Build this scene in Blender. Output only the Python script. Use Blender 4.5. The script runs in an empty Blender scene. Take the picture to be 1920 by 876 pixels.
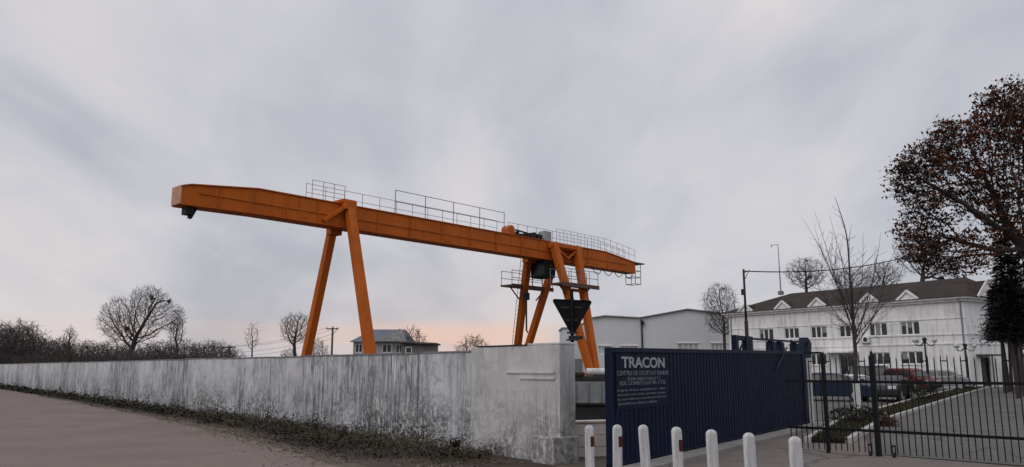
import bpy, math, random
from mathutils import Vector, Matrix
S = bpy.context.scene
COL = S.collection
R = math.radians
# ------------------------------------------------------------------ camera model (used to survey the place)
F = 1450.0; TH = math.atan(252 / F); H = 1.65
def ray(px, py):
    u = (px - 960) / F; v = (438 - py) / F
    return Vector((u, math.cos(TH) - v * math.sin(TH), math.sin(TH) + v * math.cos(TH)))
def G(px, py, z=0.0):
    r = ray(px, py); t = (z - H) / r.z
    return Vector((r.x * t, r.y * t, z))
def D(px, py, Y):
    r = ray(px, py); t = Y / r.y
    return Vector((r.x * t, Y, r.z * t + H))
def onplane(px, py, P, d):            # ray against the vertical plane through P along d: (run, height)
    r = ray(px, py)
    den = r.x * d[1] - r.y * d[0]
    t = (P[0] * d[1] - P[1] * d[0]) / den
    x, y = r.x * t, r.y * t
    return ((x - P[0]) * d[0] + (y - P[1]) * d[1], r.z * t + H)
# ------------------------------------------------------------------ mesh helpers
class MB:
    def __init__(s): s.v = []; s.f = []
    def add(s, vs, fs):
        o = len(s.v); s.v.extend([tuple(p) for p in vs]); s.f.extend([tuple(i + o for i in f) for f in fs]); return s
    def box(s, c, sz, rz=0.0, M=None):
        x, y, z = sz[0] / 2, sz[1] / 2, sz[2] / 2
        vs = [Vector((a * x, b * y, e * z)) for e in (-1, 1) for a, b in ((-1, -1), (1, -1), (1, 1), (-1, 1))]
        rot = M if M is not None else Matrix.Rotation(rz, 3, 'Z')
        vs = [rot @ p + Vector(c) for p in vs]
        return s.add(vs, [(3, 2, 1, 0), (4, 5, 6, 7), (0, 1, 5, 4), (1, 2, 6, 5), (2, 3, 7, 6), (3, 0, 4, 7)])
    def b2(s, x0, x1, y0, y1, z0, z1):
        return s.box(((x0 + x1) / 2, (y0 + y1) / 2, (z0 + z1) / 2), (abs(x1 - x0), abs(y1 - y0), abs(z1 - z0)))
    def bar(s, p, q, w, h, w2=None, h2=None, side=(0, 1, 0)):   # rectangular tapered beam p->q
        p = Vector(p); q = Vector(q); d = (q - p).normalized()
        a = Vector(side); a = (a - d * a.dot(d))
        if a.length < 1e-4:
            a = Vector((1, 0, 0)); a = a - d * a.dot(d)
        a.normalize(); b = d.cross(a)
        w2 = w if w2 is None else w2; h2 = h if h2 is None else h2
        vs = []
        for c, ww, hh in ((p, w, h), (q, w2, h2)):
            for i, j in ((-1, -1), (1, -1), (1, 1), (-1, 1)):
                vs.append(c + a * (i * ww / 2) + b * (j * hh / 2))
        return s.add(vs, [(3, 2, 1, 0), (4, 5, 6, 7), (0, 1, 5, 4), (1, 2, 6, 5), (2, 3, 7, 6), (3, 0, 4, 7)])
    def tube(s, p, q, r, r2=None, n=8, cap=True):
        p = Vector(p); q = Vector(q); r2 = r if r2 is None else r2
        d = q - p
        if d.length < 1e-6: return s
        d.normalize()
        a = d.orthogonal().normalized(); b = d.cross(a)
        vs = []
        for c, rr in ((p, r), (q, r2)):
            for i in range(n):
                t = 2 * math.pi * i / n
                vs.append(c + a * (rr * math.cos(t)) + b * (rr * math.sin(t)))
        fs = [(i, (i + 1) % n, n + (i + 1) % n, n + i) for i in range(n)]
        if cap: fs += [tuple(reversed(range(n))), tuple(range(n, 2 * n))]
        return s.add(vs, fs)
    def path(s, pts, r, n=6):
        for a, b in zip(pts, pts[1:]): s.tube(a, b, r, r, n, True)
        return s
    def lathe(s, prof, c=(0, 0, 0), n=20):     # prof: (r, z) from bottom to top
        vs = []; fs = []
        for r, z in prof:
            for i in range(n):
                t = 2 * math.pi * i / n
                vs.append((c[0] + r * math.cos(t), c[1] + r * math.sin(t), c[2] + z))
        for k in range(len(prof) - 1):
            for i in range(n):
                j = (i + 1) % n
                fs.append((k * n + i, k * n + j, (k + 1) * n + j, (k + 1) * n + i))
        fs.append(tuple(reversed(range(n)))); fs.append(tuple((len(prof) - 1) * n + i for i in range(n)))
        return s.add(vs, fs)
    def ball(s, c, r, n=12, m=8):
        prof = [(max(1e-3, r * math.sin(math.pi * k / m)), -r * math.cos(math.pi * k / m)) for k in range(m + 1)]
        return s.lathe(prof, c, n)
    def prism(s, poly, a0, a1, axis='y'):      # polygon in the other two axes, pushed from a0 to a1
        n = len(poly)
        def P(u, v, a): return (u, a, v) if axis == 'y' else ((a, u, v) if axis == 'x' else (u, v, a))
        vs = [P(u, v, a0) for u, v in poly] + [P(u, v, a1) for u, v in poly]
        fs = [tuple(range(n)), tuple(reversed(range(n, 2 * n)))] + [(i, n + i, n + (i + 1) % n, (i + 1) % n) for i in range(n)]
        return s.add(vs, fs)
    def build(s, name, m, parent=None, smooth=False, bevel=0.0, kind=None, fix=True):
        me = bpy.data.meshes.new(name); me.from_pydata(s.v, [], s.f); me.update()
        if fix and len(s.v) < 60000:
            import bmesh
            bm = bmesh.new(); bm.from_mesh(me); bmesh.ops.recalc_face_normals(bm, faces=bm.faces); bm.to_mesh(me); bm.free()
        if m: me.materials.append(m)
        if smooth:
            for p in me.polygons: p.use_smooth = True
        o = bpy.data.objects.new(name, me); COL.objects.link(o)
        if parent: o.parent = parent
        if bevel:
            md = o.modifiers.new('Bevel', 'BEVEL'); md.width = bevel; md.segments = 2; md.limit_method = 'ANGLE'
        if kind: o['kind'] = kind
        return o
def tag(o, label=None, cat=None, group=None, kind=None):
    if label: o['label'] = label
    if cat: o['category'] = cat
    if group: o['group'] = group
    if kind: o['kind'] = kind
    return o
def thing(name, label, cat, loc=(0, 0, 0), rz=0.0, group=None):
    o = bpy.data.objects.new(name, None); COL.objects.link(o); o.empty_display_size = 0.3
    o.location = loc; o.rotation_euler = (0, 0, rz)
    return tag(o, label, cat, group)
def copy_tree(o, parent=None):
    c = o.copy(); COL.objects.link(c)
    if parent is not None: c.parent = parent
    for ch in list(o.children): copy_tree(ch, c)
    return c
# ------------------------------------------------------------------ materials
def srgb(r, g, b):
    f = lambda c: (c / 255 / 12.92) if c / 255 <= .04045 else ((c / 255 + .055) / 1.055) ** 2.4
    return (f(r), f(g), f(b), 1)
class NT:
    def __init__(s, name):
        s.m = bpy.data.materials.new(name); s.m.use_nodes = True; s.t = s.m.node_tree; s.t.nodes.clear()
        s.out = s.n('ShaderNodeOutputMaterial'); s.bs = s.n('ShaderNodeBsdfPrincipled'); s.l(s.bs, 0, s.out, 0)
    def n(s, typ, **kw):
        x = s.t.nodes.new(typ)
        for k, v in kw.items(): setattr(x, k, v)
        return x
    def l(s, a, i, b, j): s.t.links.new(a.outputs[i], b.inputs[j])
    def coord(s, scale=(1, 1, 1), kind='Object'):
        tc = s.n('ShaderNodeTexCoord'); mp = s.n('ShaderNodeMapping'); mp.inputs['Scale'].default_value = scale
        s.l(tc, kind, mp, 'Vector'); return mp
    def noise(s, scale, detail=5, rough=.6, dist=0, vec=None):
        x = s.n('ShaderNodeTexNoise'); x.inputs['Scale'].default_value = scale; x.inputs['Detail'].default_value = detail
        x.inputs['Roughness'].default_value = rough; x.inputs['Distortion'].default_value = dist
        if vec: s.l(vec, 0, x, 'Vector')
        return x
    def ramp(s, src, i, stops):
        x = s.n('ShaderNodeValToRGB'); e = x.color_ramp.elements
        while len(e) < len(stops): e.new(.5)
        for k, (p, c) in enumerate(stops):
            e[k].position = p; e[k].color = c if len(c) == 4 else (*c, 1)
        s.l(src, i, x, 'Fac'); return x
    def mix(s, fac, a, b, mode='MIX', fi=0):
        x = s.n('ShaderNodeMix', data_type='RGBA', blend_type=mode)
        if isinstance(fac, (int, float)): x.inputs[0].default_value = fac
        else: s.l(fac, fi, x, 0)
        for sock, v in ((6, a), (7, b)):
            if isinstance(v, tuple): x.inputs[sock].default_value = v if len(v) == 4 else (*v, 1)
            else: s.t.links.new(v.outputs[2] if v.bl_idname == 'ShaderNodeMix' else v.outputs[0], x.inputs[sock])
        return x
    def math(s, op, a, b=None, ai=0, bi=0, clamp=False):
        x = s.n('ShaderNodeMath', operation=op); x.use_clamp = clamp
        if isinstance(a, (int, float)): x.inputs[0].default_value = a
        else: s.l(a, ai, x, 0)
        if b is not None:
            if isinstance(b, (int, float)): x.inputs[1].default_value = b
            else: s.l(b, bi, x, 1)
        return x
    def color(s, c, i=None):
        if isinstance(c, tuple): s.bs.inputs['Base Color'].default_value = c if len(c) == 4 else (*c, 1)
        else: s.t.links.new(c.outputs[2] if c.bl_idname == 'ShaderNodeMix' else c.outputs[0], s.bs.inputs['Base Color'])
    def bump(s, src, i, strength=.3, dist=.02):
        x = s.n('ShaderNodeBump'); x.inputs['Strength'].default_value = strength; x.inputs['Distance'].default_value = dist
        s.l(src, i, x, 'Height'); s.l(x, 0, s.bs, 'Normal')
    def set(s, **kw):
        for k, v in kw.items(): s.bs.inputs[k.replace('_', ' ')].default_value = v
        return s
def plain(name, c, rough=.6, var=.25, scale=3.0, bump=0.0, metal=0.0, c2=None, spec=None):
    t = NT(name); n = t.noise(scale, 6, .62, .3, t.coord())
    d = tuple(x * (1 - var) for x in c[:3]); b = tuple(min(1, x * (1 + var)) for x in (c2 or c)[:3])
    t.color(t.ramp(n, 0, [(.3, d), (.7, b)])); t.set(Roughness=rough, Metallic=metal)
    if spec is not None: t.bs.inputs['Specular IOR Level'].default_value = spec
    if bump: t.bump(t.noise(scale * 12, 4, .6, 0, t.coord()), 0, bump, .02)
    return t.m
M = {}
M['orange'] = None
def mk_orange():
    t = NT('crane_orange_paint'); co = t.coord()
    n = t.noise(.5, 6, .6, .4, co); st = t.noise(1.0, 5, .6, .2, t.coord((5, 5, .5)))
    base = t.ramp(n, 0, [(.3, (.36, .080, .007)), (.7, (.475, .113, .012))])
    f = t.ramp(st, 0, [(.55, (0, 0, 0)), (.75, (1, 1, 1))])
    c = t.mix(t.math('MULTIPLY', f, .55), base, (.10, .026, .012))
    sp = t.ramp(t.noise(7, 5, .7, 0, co), 0, [(.64, (0, 0, 0)), (.72, (1, 1, 1))])
    c2 = t.mix(t.math('MULTIPLY', sp, .5), c, (.09, .035, .02))
    t.color(c2); t.set(Roughness=.6); t.bs.inputs['Specular IOR Level'].default_value = .15; return t.m
M['orange'] = mk_orange()
M['dark_steel'] = plain('dark_steel', (.02, .02, .022), .6, spec=.2)
M['grey_steel'] = plain('galvanised_steel', (.17, .175, .18), .5, .2, 4, 0, .3)
M['rail'] = plain('weathered_rail', (.085, .085, .09), .6, .2, 4)
M['walkway'] = plain('rusty_walkway_grating', (.09, .05, .035), .8, .4, 5)
M['cab'] = plain('cab_paint_dark_green', (.010, .015, .014), .6, spec=.15)
def mk_navy():
    t = NT('navy_gate_paint'); n = t.noise(1.2, 6, .62, .3, t.coord()); st = t.noise(1, 7, .7, .2, t.coord((6, 6, .7)))
    b = t.ramp(n, 0, [(.3, (.0022, .0062, .021)), (.7, (.004, .0105, .034))])
    f = t.ramp(st, 0, [(.52, (0, 0, 0)), (.72, (1, 1, 1))])
    c = t.mix(t.math('MULTIPLY', f, .35), b, (.022, .024, .028))
    rs = t.ramp(t.noise(2.6, 8, .75, .6, t.coord((1, 1, .6))), 0, [(.64, (0, 0, 0)), (.67, (1, 1, 1))])
    t.color(t.mix(t.math('MULTIPLY', rs, .5), c, (.03, .016, .011))); t.set(Roughness=.55); t.bs.inputs['Specular IOR Level'].default_value = .12
    t.bump(t.noise(.9, 3, .5, .2, t.coord()), 0, .35, .06); return t.m
M['navy'] = mk_navy()
M['navy2'] = plain('navy_post_paint', (.0034, .0088, .027), .5, .3, 3, spec=.12)
M['black_iron'] = plain('black_painted_iron', (.006, .007, .009), .6, .35, 9, spec=.15)
M['letters'] = plain('faded_white_lettering', (.30, .31, .34), .8, .35, 9)
M['letters_dim'] = plain('worn_white_lettering', (.13, .14, .17), .8, .45, 14)
M['white_bldg'] = None
M['glass'] = plain('dark_window_glass', (.015, .017, .02), .08, .3, 1)
M['white_frame'] = plain('white_window_frame', (.7, .7, .7), .5, .05)
M['bark'] = plain('bark', (.045, .036, .031), .9, .4, 8, .6)
M['twig'] = plain('twig_bark', (.05, .041, .038), .9, .35, 3)
M['twig_red'] = plain('reddish_twig_bark', (.075, .048, .04), .9, .35, 3)
M['limewash'] = plain('limewashed_bark', (.5, .5, .5), .9, .15, 9)
M['concrete'] = plain('concrete', (.30, .285, .27), .9, .2, 3, .4)
M['tyre'] = plain('tyre_rubber', (.014, .014, .014), .85)
M['rim'] = plain('alloy_rim', (.4, .4, .42), .35, .1, 3, 0, .6)
M['lamp_glass'] = plain('car_lamp_glass', (.6, .6, .6), .15, .05)
M['tail_glass'] = plain('car_tail_lamp', (.25, .01, .01), .2, .05)
M['reflector'] = plain('red_reflector', (.075, .016, .011), .5, .3, 20, spec=.15)
M['sign_back'] = plain('sign_back_dark', (.008, .008, .010), .7, .3, 6, spec=.1)
M['white_globe'] = plain('white_globe', (.42, .42, .42), .3, .05)
def mk_white():
    t = NT('white_render'); n = t.noise(.35, 5, .55, .3, t.coord())
    st = t.noise(1.2, 6, .65, 0, t.coord((2.5, 2.5, .35)))
    b = t.ramp(n, 0, [(.3, (.66, .66, .675)), (.7, (.78, .77, .77))])
    f = t.ramp(st, 0, [(.48, (0, 0, 0)), (.66, (1, 1, 1))])
    t.color(t.mix(t.math('MULTIPLY', f, .6), b, (.34, .32, .31))); t.set(Roughness=.9)
    t.bump(t.noise(9, 4, .6, 0, t.coord()), 0, .15, .02); return t.m
M['white_bldg'] = mk_white()
def mk_old_wall(name, dirt, clean):
    t = NT(name)
    big = t.noise(.45, 4, .55, .3, t.coord((1, 1, .6)))
    fine = t.noise(1.0, 8, .72, .1, t.coord((8, 8, .8)))        # run-off streaks
    thin = t.noise(1.0, 6, .7, 0, t.coord((24, 24, .8)))
    spot = t.noise(9, 8, .75, .4, t.coord())
    base = t.ramp(t.noise(2.2, 6, .6, .2, t.coord()), 0, [(.3, clean[0]), (.7, clean[1])])
    warm = t.ramp(t.noise(.8, 5, .6, .2, t.coord()), 0, [(.5, (0, 0, 0)), (.75, (1, 1, 1))])
    base = t.mix(t.math('MULTIPLY', warm, .35), base, (.52, .47, .43))
    patch = t.ramp(big, 0, [(.40, (0, 0, 0)), (.58, (1, 1, 1))])
    s1 = t.ramp(fine, 0, [(.45, (0, 0, 0)), (.62, (1, 1, 1))])
    s2 = t.ramp(thin, 0, [(.50, (0, 0, 0)), (.60, (1, 1, 1))])
    blot = t.ramp(t.noise(1.7, 9, .74, .5, t.coord((1.2, 1.2, .7))), 0, [(.50, (0, 0, 0)), (.62, (1, 1, 1))])
    k1 = t.math('MULTIPLY', s1, t.math('ADD', t.math('MULTIPLY', patch, .80), .05))
    k2 = t.math('MULTIPLY', s2, t.math('ADD', t.math('MULTIPLY', patch, .55), .12))
    k3 = t.math('MULTIPLY', blot, t.math('ADD', t.math('MULTIPLY', patch, .35), .30))
    k = t.math('MULTIPLY', t.math('MAXIMUM', t.math('MAXIMUM', k1, k2), k3), dirt, clamp=True)
    c = t.mix(k, base, (.085, .087, .094))
    chip = t.ramp(t.noise(3.2, 7, .7, .8, t.coord((1, 1, 1.3))), 0, [(.585, (0, 0, 0)), (.61, (1, 1, 1))])
    c = t.mix(t.math('MULTIPLY', chip, .5 * dirt, clamp=True), c, (.29, .27, .255))      # flaked patches down to the grey-brown concrete
    # black mould freckles, thickest in irregular clouds low on the wall
    tc = t.n('ShaderNodeTexCoord'); sx = t.n('ShaderNodeSeparateXYZ'); t.l(tc, 'Object', sx, 0)
    low = t.n('ShaderNodeMapRange'); low.inputs[1].default_value = 1.5; low.inputs[2].default_value = .1
    t.l(sx, 'Z', low, 0)
    cl = t.noise(.8, 6, .68, .6, t.coord())
    m = t.math('MULTIPLY', low, t.ramp(cl, 0, [(.38, (0, 0, 0)), (.55, (1, 1, 1))]))
    sp = t.ramp(spot, 0, [(.44, (0, 0, 0)), (.52, (1, 1, 1))])
    c = t.mix(t.math('MULTIPLY', t.math('MULTIPLY', m, sp), dirt * .95, clamp=True), c, (.05, .05, .052))
    t.color(c); t.set(Roughness=.92)
    t.bump(t.noise(14, 6, .7, 0, t.coord()), 0, .35, .02)
    return t.m
M['old_wall'] = mk_old_wall('weathered_white_concrete', 1.25, ((.44, .45, .475), (.59, .60, .62)))
M['end_wall'] = mk_old_wall('dirty_white_slab', .72, ((.44, .43, .43), (.55, .54, .54)))
def mk_ground(name, c1, c2, c3, scale=.6, bump=.5, crack=0.0):
    t = NT(name); co = t.coord()
    n1 = t.noise(scale, 8, .65, .4, co); n2 = t.noise(scale * 9, 6, .7, 0, co); n3 = t.noise(70, 4, .7, 0, co)
    b = t.ramp(n1, 0, [(.3, c1), (.7, c2)])
    f = t.ramp(n2, 0, [(.5, (0, 0, 0)), (.72, (1, 1, 1))])
    c = t.mix(t.math('MULTIPLY', f, .5), b, c3)
    g = t.ramp(n3, 0, [(.3, (.72, .72, .72)), (.7, (1.15, 1.15, 1.15))])
    c = t.mix(1.0, c, g, 'MULTIPLY')
    if crack:
        v = t.n('ShaderNodeTexVoronoi', feature='DISTANCE_TO_EDGE'); v.inputs['Scale'].default_value = .35
        w = t.noise(1.5, 5, .6, 0, co); ad = t.n('ShaderNodeVectorMath', operation='ADD'); t.l(co, 0, ad, 0)
        sc = t.n('ShaderNodeVectorMath', operation='SCALE'); sc.inputs[3].default_value = .6; t.l(w, 1, sc, 0); t.l(sc, 0, ad, 1); t.l(ad, 0, v, 'Vector')
        e = t.ramp(v, 0, [(.004, (1, 1, 1)), (.018, (0, 0, 0))])
        c = t.mix(t.math('MULTIPLY', e, crack), c, (.05, .045, .042))
    t.color(c); t.set(Roughness=.93); t.bs.inputs['Specular IOR Level'].default_value = .2
    t.bump(n3, 0, bump, .01); return t.m
M['earth'] = mk_ground('bare_earth', (.075, .062, .05), (.12, .10, .085), (.05, .055, .03))
M['road'] = mk_ground('worn_brown_road', (.15, .119, .105), (.205, .166, .149), (.115, .091, .08), .45, .6)
M['apron'] = mk_ground('dusty_concrete_apron', (.14, .117, .108), (.185, .16, .148), (.10, .083, .075), .5, .4, .7)
M['yard'] = mk_ground('old_grey_asphalt', (.10, .096, .092), (.135, .13, .124), (.07, .067, .064), .4, .4, .7)
M['kerb'] = mk_ground('pale_kerb_concrete', (.36, .35, .335), (.48, .47, .455), (.24, .23, .21), 1.2, .4)
M['soil'] = mk_ground('dark_verge_soil', (.045, .036, .028), (.085, .068, .054), (.03, .028, .02), 1.4, .8)
def leafmat(name, cols, rough=.7):
    t = NT(name); oi = t.n('ShaderNodeNewGeometry')
    r = t.ramp(oi, 'Random Per Island', [(i / max(1, len(cols) - 1), c) for i, c in enumerate(cols)])
    t.color(r); t.set(Roughness=rough); t.bs.inputs['Specular IOR Level'].default_value = .15
    return t.m
M['ivy'] = leafmat('dark_weed_leaves', [(.012, .014, .008), (.02, .023, .012), (.028, .03, .016), (.045, .034, .022), (.028, .02, .014), (.013, .013, .009)])
M['litter'] = leafmat('fallen_leaves', [(.08, .045, .03), (.12, .075, .05), (.05, .035, .025), (.16, .12, .09)])
def mk_oak():
    t = NT('oak_leaves_autumn'); g = t.n('ShaderNodeNewGeometry')
    a = t.ramp(g, 'Random Per Island', [(0, (.02, .016, .013)), (.5, (.032, .026, .018)), (1, (.06, .032, .02))])
    b = t.ramp(g, 'Random Per Island', [(0, (.045, .018, .012)), (.5, (.12, .037, .018)), (1, (.17, .05, .022))])
    z = t.ramp(t.noise(.55, 3, .6, .3, t.coord()), 0, [(.42, (0, 0, 0)), (.54, (1, 1, 1))])     # russet drifts among the browned leaves
    t.color(t.mix(z, a, b)); t.set(Roughness=.8); t.bs.inputs['Specular IOR Level'].default_value = .1; return t.m
M['oakleaf'] = mk_oak()
M['needle'] = leafmat('conifer_needles', [(.005, .0065, .006), (.009, .011, .009), (.012, .013, .011)])
M['grass'] = leafmat('short_grass', [(.028, .03, .014), (.045, .045, .02), (.06, .055, .028), (.035, .03, .018)])
# ------------------------------------------------------------------ sky, sun, camera
SUN_EL, SUN_AZ = R(38), R(-140)         # veiled sun high behind the viewer's left shoulder (azimuth from +Y towards +X)
W = bpy.data.worlds.new('World'); S.world = W; W.use_nodes = True
nt = W.node_tree; nt.nodes.clear()
class WT(NT):
    def __init__(s, t): s.t = t
w = WT(nt)
out = w.n('ShaderNodeOutputWorld'); bg = w.n('ShaderNodeBackground'); bg.inputs[1].default_value = .1
sky = w.n('ShaderNodeTexSky'); sky.sky_type = 'NISHITA'; sky.sun_disc = False
sky.sun_elevation = SUN_EL; sky.sun_rotation = SUN_AZ; sky.dust_density = 2.5; sky.air_density = 1.2
tc = w.n('ShaderNodeTexCoord'); sp = w.n('ShaderNodeSeparateXYZ'); w.l(tc, 'Generated', sp, 0)
zc = w.math('ADD', w.math('MAXIMUM', sp, 0.0, ai='Z'), .30)
cx = w.math('DIVIDE', sp, zc, ai='X'); cy = w.math('DIVIDE', sp, zc, ai='Y')
cb = w.n('ShaderNodeCombineXYZ'); w.l(cx, 0, cb, 0); w.l(cy, 0, cb, 1)
mp = w.n('ShaderNodeMapping'); mp.inputs['Rotation'].default_value = (0, 0, R(14)); mp.inputs['Scale'].default_value = (1.25, .62, 1); mp.inputs['Location'].default_value = (3.1, 1.4, 0)
w.l(cb, 0, mp, 0)
n1 = w.noise(1.35, 4, .48, .7, mp); n2 = w.noise(4.2, 5, .5, .5, mp)
nn = w.math('ADD', w.math('MULTIPLY', n1, .72), w.math('MULTIPLY', n2, .28))
cl = w.ramp(nn, 0, [(.34, (4.75, 4.85, 5.4)), (.45, (5.55, 5.6, 6.1)), (.54, (6.3, 6.2, 6.6)), (.66, (7.25, 6.85, 6.95))])
# (the cloud colours are in the sky texture's own units; the Background strength of 0.1 scales both)
el = w.n('ShaderNodeMapRange'); el.inputs[1].default_value = 0.0; el.inputs[2].default_value = .5; w.l(sp, 'Z', el, 0)
low = w.ramp(el, 0, [(0.0, (.35, .35, .35)), (.05, (.55, .55, .55)), (.068, (1, 1, 1)), (.10, (.9, .9, .9)), (.125, (.18, .18, .18)), (.3, (0, 0, 0))])
az = w.n('ShaderNodeMapRange'); az.inputs[1].default_value = -.62; az.inputs[2].default_value = .10; w.l(sp, 'X', az, 0)
azr = w.ramp(az, 0, [(0.0, (.12, .12, .12)), (.35, (.30, .30, .30)), (.55, (.6, .6, .6)), (.66, (1, 1, 1)), (.88, (1, 1, 1)), (1.0, (0, 0, 0))])
front = w.math('GREATER_THAN', sp, 0.0, ai='Y')
brk = w.ramp(w.noise(3.0, 4, .5, .4, mp), 0, [(.3, (.6, .6, .6)), (.6, (1, 1, 1))])
gl = w.math('MULTIPLY', w.math('MULTIPLY', w.math('MULTIPLY', low, azr), front), brk)
c1 = w.mix(w.math('MULTIPLY', gl, .9), cl, (8.6, 5.9, 4.75))
zen = w.n('ShaderNodeMapRange'); zen.interpolation_type = 'SMOOTHSTEP'; zen.inputs[1].default_value = .36; zen.inputs[2].default_value = .95; zen.inputs[3].default_value = 1.0; zen.inputs[4].default_value = 1.75; w.l(sp, 'Z', zen, 0)
zb_ = w.n('ShaderNodeVectorMath', operation='SCALE'); nt.links.new(c1.outputs[2], zb_.inputs[0]); w.l(zen, 0, zb_, 3)   # an overcast sky is brightest overhead
c2 = w.mix(.06, zb_, sky)
nt.links.new(c2.outputs[2], bg.inputs[0]); w.l(bg, 0, out, 0)
sl = bpy.data.lights.new('sun', 'SUN'); sl.energy = .75; sl.angle = R(50); sl.color = (1, .95, .9)
so = bpy.data.objects.new('sun', sl); COL.objects.link(so)
sd = Vector((math.sin(SUN_AZ) * math.cos(SUN_EL), math.cos(SUN_AZ) * math.cos(SUN_EL), math.sin(SUN_EL)))
so.rotation_euler = sd.to_track_quat('Z', 'Y').to_euler(); so.location = (-20, 60, 40)
cam = bpy.data.cameras.new('camera'); cam.sensor_width = 36; cam.lens = F / 1920 * 36; cam.clip_end = 6000; cam.clip_start = .05
co = bpy.data.objects.new('camera', cam); COL.objects.link(co); co.location = (0, 0, H); co.rotation_euler = (math.pi / 2 + TH, 0, 0)
S.camera = co
S.view_settings.view_transform = 'Standard'; S.view_settings.look = 'None'; S.view_settings.exposure = 0; S.view_settings.gamma = 1
S.render.engine = 'CYCLES'; S.cycles.use_denoising = True; S.cycles.max_bounces = 6
# ------------------------------------------------------------------ survey lines
WP = Vector((-.78, 16.0)); wd = Vector((-1, 1.2)).normalized()       # long wall, running left and away
GP = Vector((1.55, 12.75)); gd = Vector((8.38 - 1.55, 22.7 - 12.75)).normalized()   # blue gate line
wr = -wd; wn = Vector((-wd.y, -wd.x)); wn = Vector((-1.2, -1)).normalized()  # wn: the road side of the wall
def lin(P, d, s): return Vector((P[0] + d[0] * s, P[1] + d[1] * s))
# ------------------------------------------------------------------ the ground
def sheet(name, pts, z, m, kind='structure'):
    mb = MB(); mb.add([(p[0], p[1], z) for p in pts], [tuple(range(len(pts)))])
    return mb.build(name, m, kind=kind)
sheet('ground', [(-2500, -600), (2500, -600), (2500, 3500), (-2500, 3500)], 0.0, M['earth'])
# road edge runs roughly along the wall, 1.6 to 2.6 m off it, with a ragged border
rng = random.Random(4)
edge = []
for px, py in ((-60, 724), (0, 729), (100, 747), (200, 766), (300, 786), (400, 808), (480, 829), (560, 852), (620, 872)):
    p = G(px, py); edge.append(Vector((p.x, p.y)))
e2 = [Vector((-150, 215))]
for a, b in zip(edge, edge[1:]):
    for k in range(8):
        q = a.lerp(b, k / 8); amp = .012 * q.length * .6
        e2.append(q + wn * rng.uniform(-amp, amp) * .5)
e2 += [edge[-1], Vector((-.9, 11.2)), Vector((.6, 9.2)), Vector((2.2, 5.5))]
sheet('road', e2 + [(4.5, -30), (-160, -30), (-200, 150)], .004, M['road'])
apr = [(-.9, 11.2), (.6, 12.4), (1.3, 13.6)] + [tuple(lin(GP, gd, t)) for t in (0, 4, 8, 12.1)] + [(9.5, 21.9), (7.0, 15.4), (9.6, 12.2), (14, 7), (14, -20), (4.5, -20), (2.2, 5.5), (.6, 9.2)]
sheet('pavement', apr, .008, M['apron'])
kd = Vector((11.3 - 7.27, 24.22 - 15.69)).normalized()      # kerb of the yard road
K0 = Vector((6.95, 15.5))
kn = Vector((kd.y, -kd.x))                                   # to the right of it
yr = [K0 + kd * 0, K0 + kd * 12, Vector((22, 40)), Vector((47.6, 77.3)), Vector((62, 100)), Vector((95, 90)), Vector((60, 30)), Vector((30, 2)), Vector((11.0, 11.2))]
sheet('yard', yr, .012, M['yard'])
sheet('parking_lot', [(8.7, 22.9), (10.2, 24.6), (17, 36.5), (46, 79), (40, 86), (22, 84), (9, 60)], .016, M['yard'])
# planted strip between the yard road and the car park, with a kerb each side
sa = [Vector((7.4, 17.6)), Vector((11.3, 24.22)), Vector((22, 40)), Vector((47.6, 77.3))]
sb = [Vector((6.6, 17.8)), Vector((10.2, 24.6)), Vector((20.4, 40.2)), Vector((45.6, 77.6))]
sheet('verge_strip', sa + sb[::-1], .03, M['soil'])
mb = MB()
for q in (sa, sb):
    for a, b in zip(q, q[1:]):
        n = max(1, int((b - a).length / 1.0))
        for k in range(n):
            p0 = a.lerp(b, k / n); p1 = a.lerp(b, (k + .985) / n)
            j = rng.uniform(-.012, .012)
            mb.bar((p0.x + j, p0.y, .06), (p1.x + j, p1.y, .06 + rng.uniform(-.008, .008)), .14, .13, side=(kn.x, kn.y, 0))
mb.build('kerb', M['kerb'], kind='structure')
# kerb strip at the foot of the gate
mb = MB()
for k in range(13):
    a = lin(GP, gd, .2 + k * .98) + Vector((gd.y, -gd.x)) * .32; b = lin(GP, gd, .2 + (k + .985) * .98) + Vector((gd.y, -gd.x)) * .32
    mb.bar((a.x, a.y, .05), (b.x, b.y, .05 + rng.uniform(-.006, .006)), .42, .1, side=(gd.y, -gd.x, 0))
tag(mb.build('gate_track_kerb', mk_ground('worn_track_concrete', (.20, .19, .18), (.29, .28, .265), (.12, .112, .105), 1.2, .4), bevel=.012), kind='structure')
# verge soil between the road and the wall
pts = [lin(WP, wd, s) + wn * .02 for s in (150, 60, 30, 12, 0, -2.6)]
sheet('verge', pts + [Vector((-.4, 11.6)), Vector((-1.3, 11.7))] + [q - wn * .45 for q in edge[::-1]], .002, M['soil'])
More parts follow.
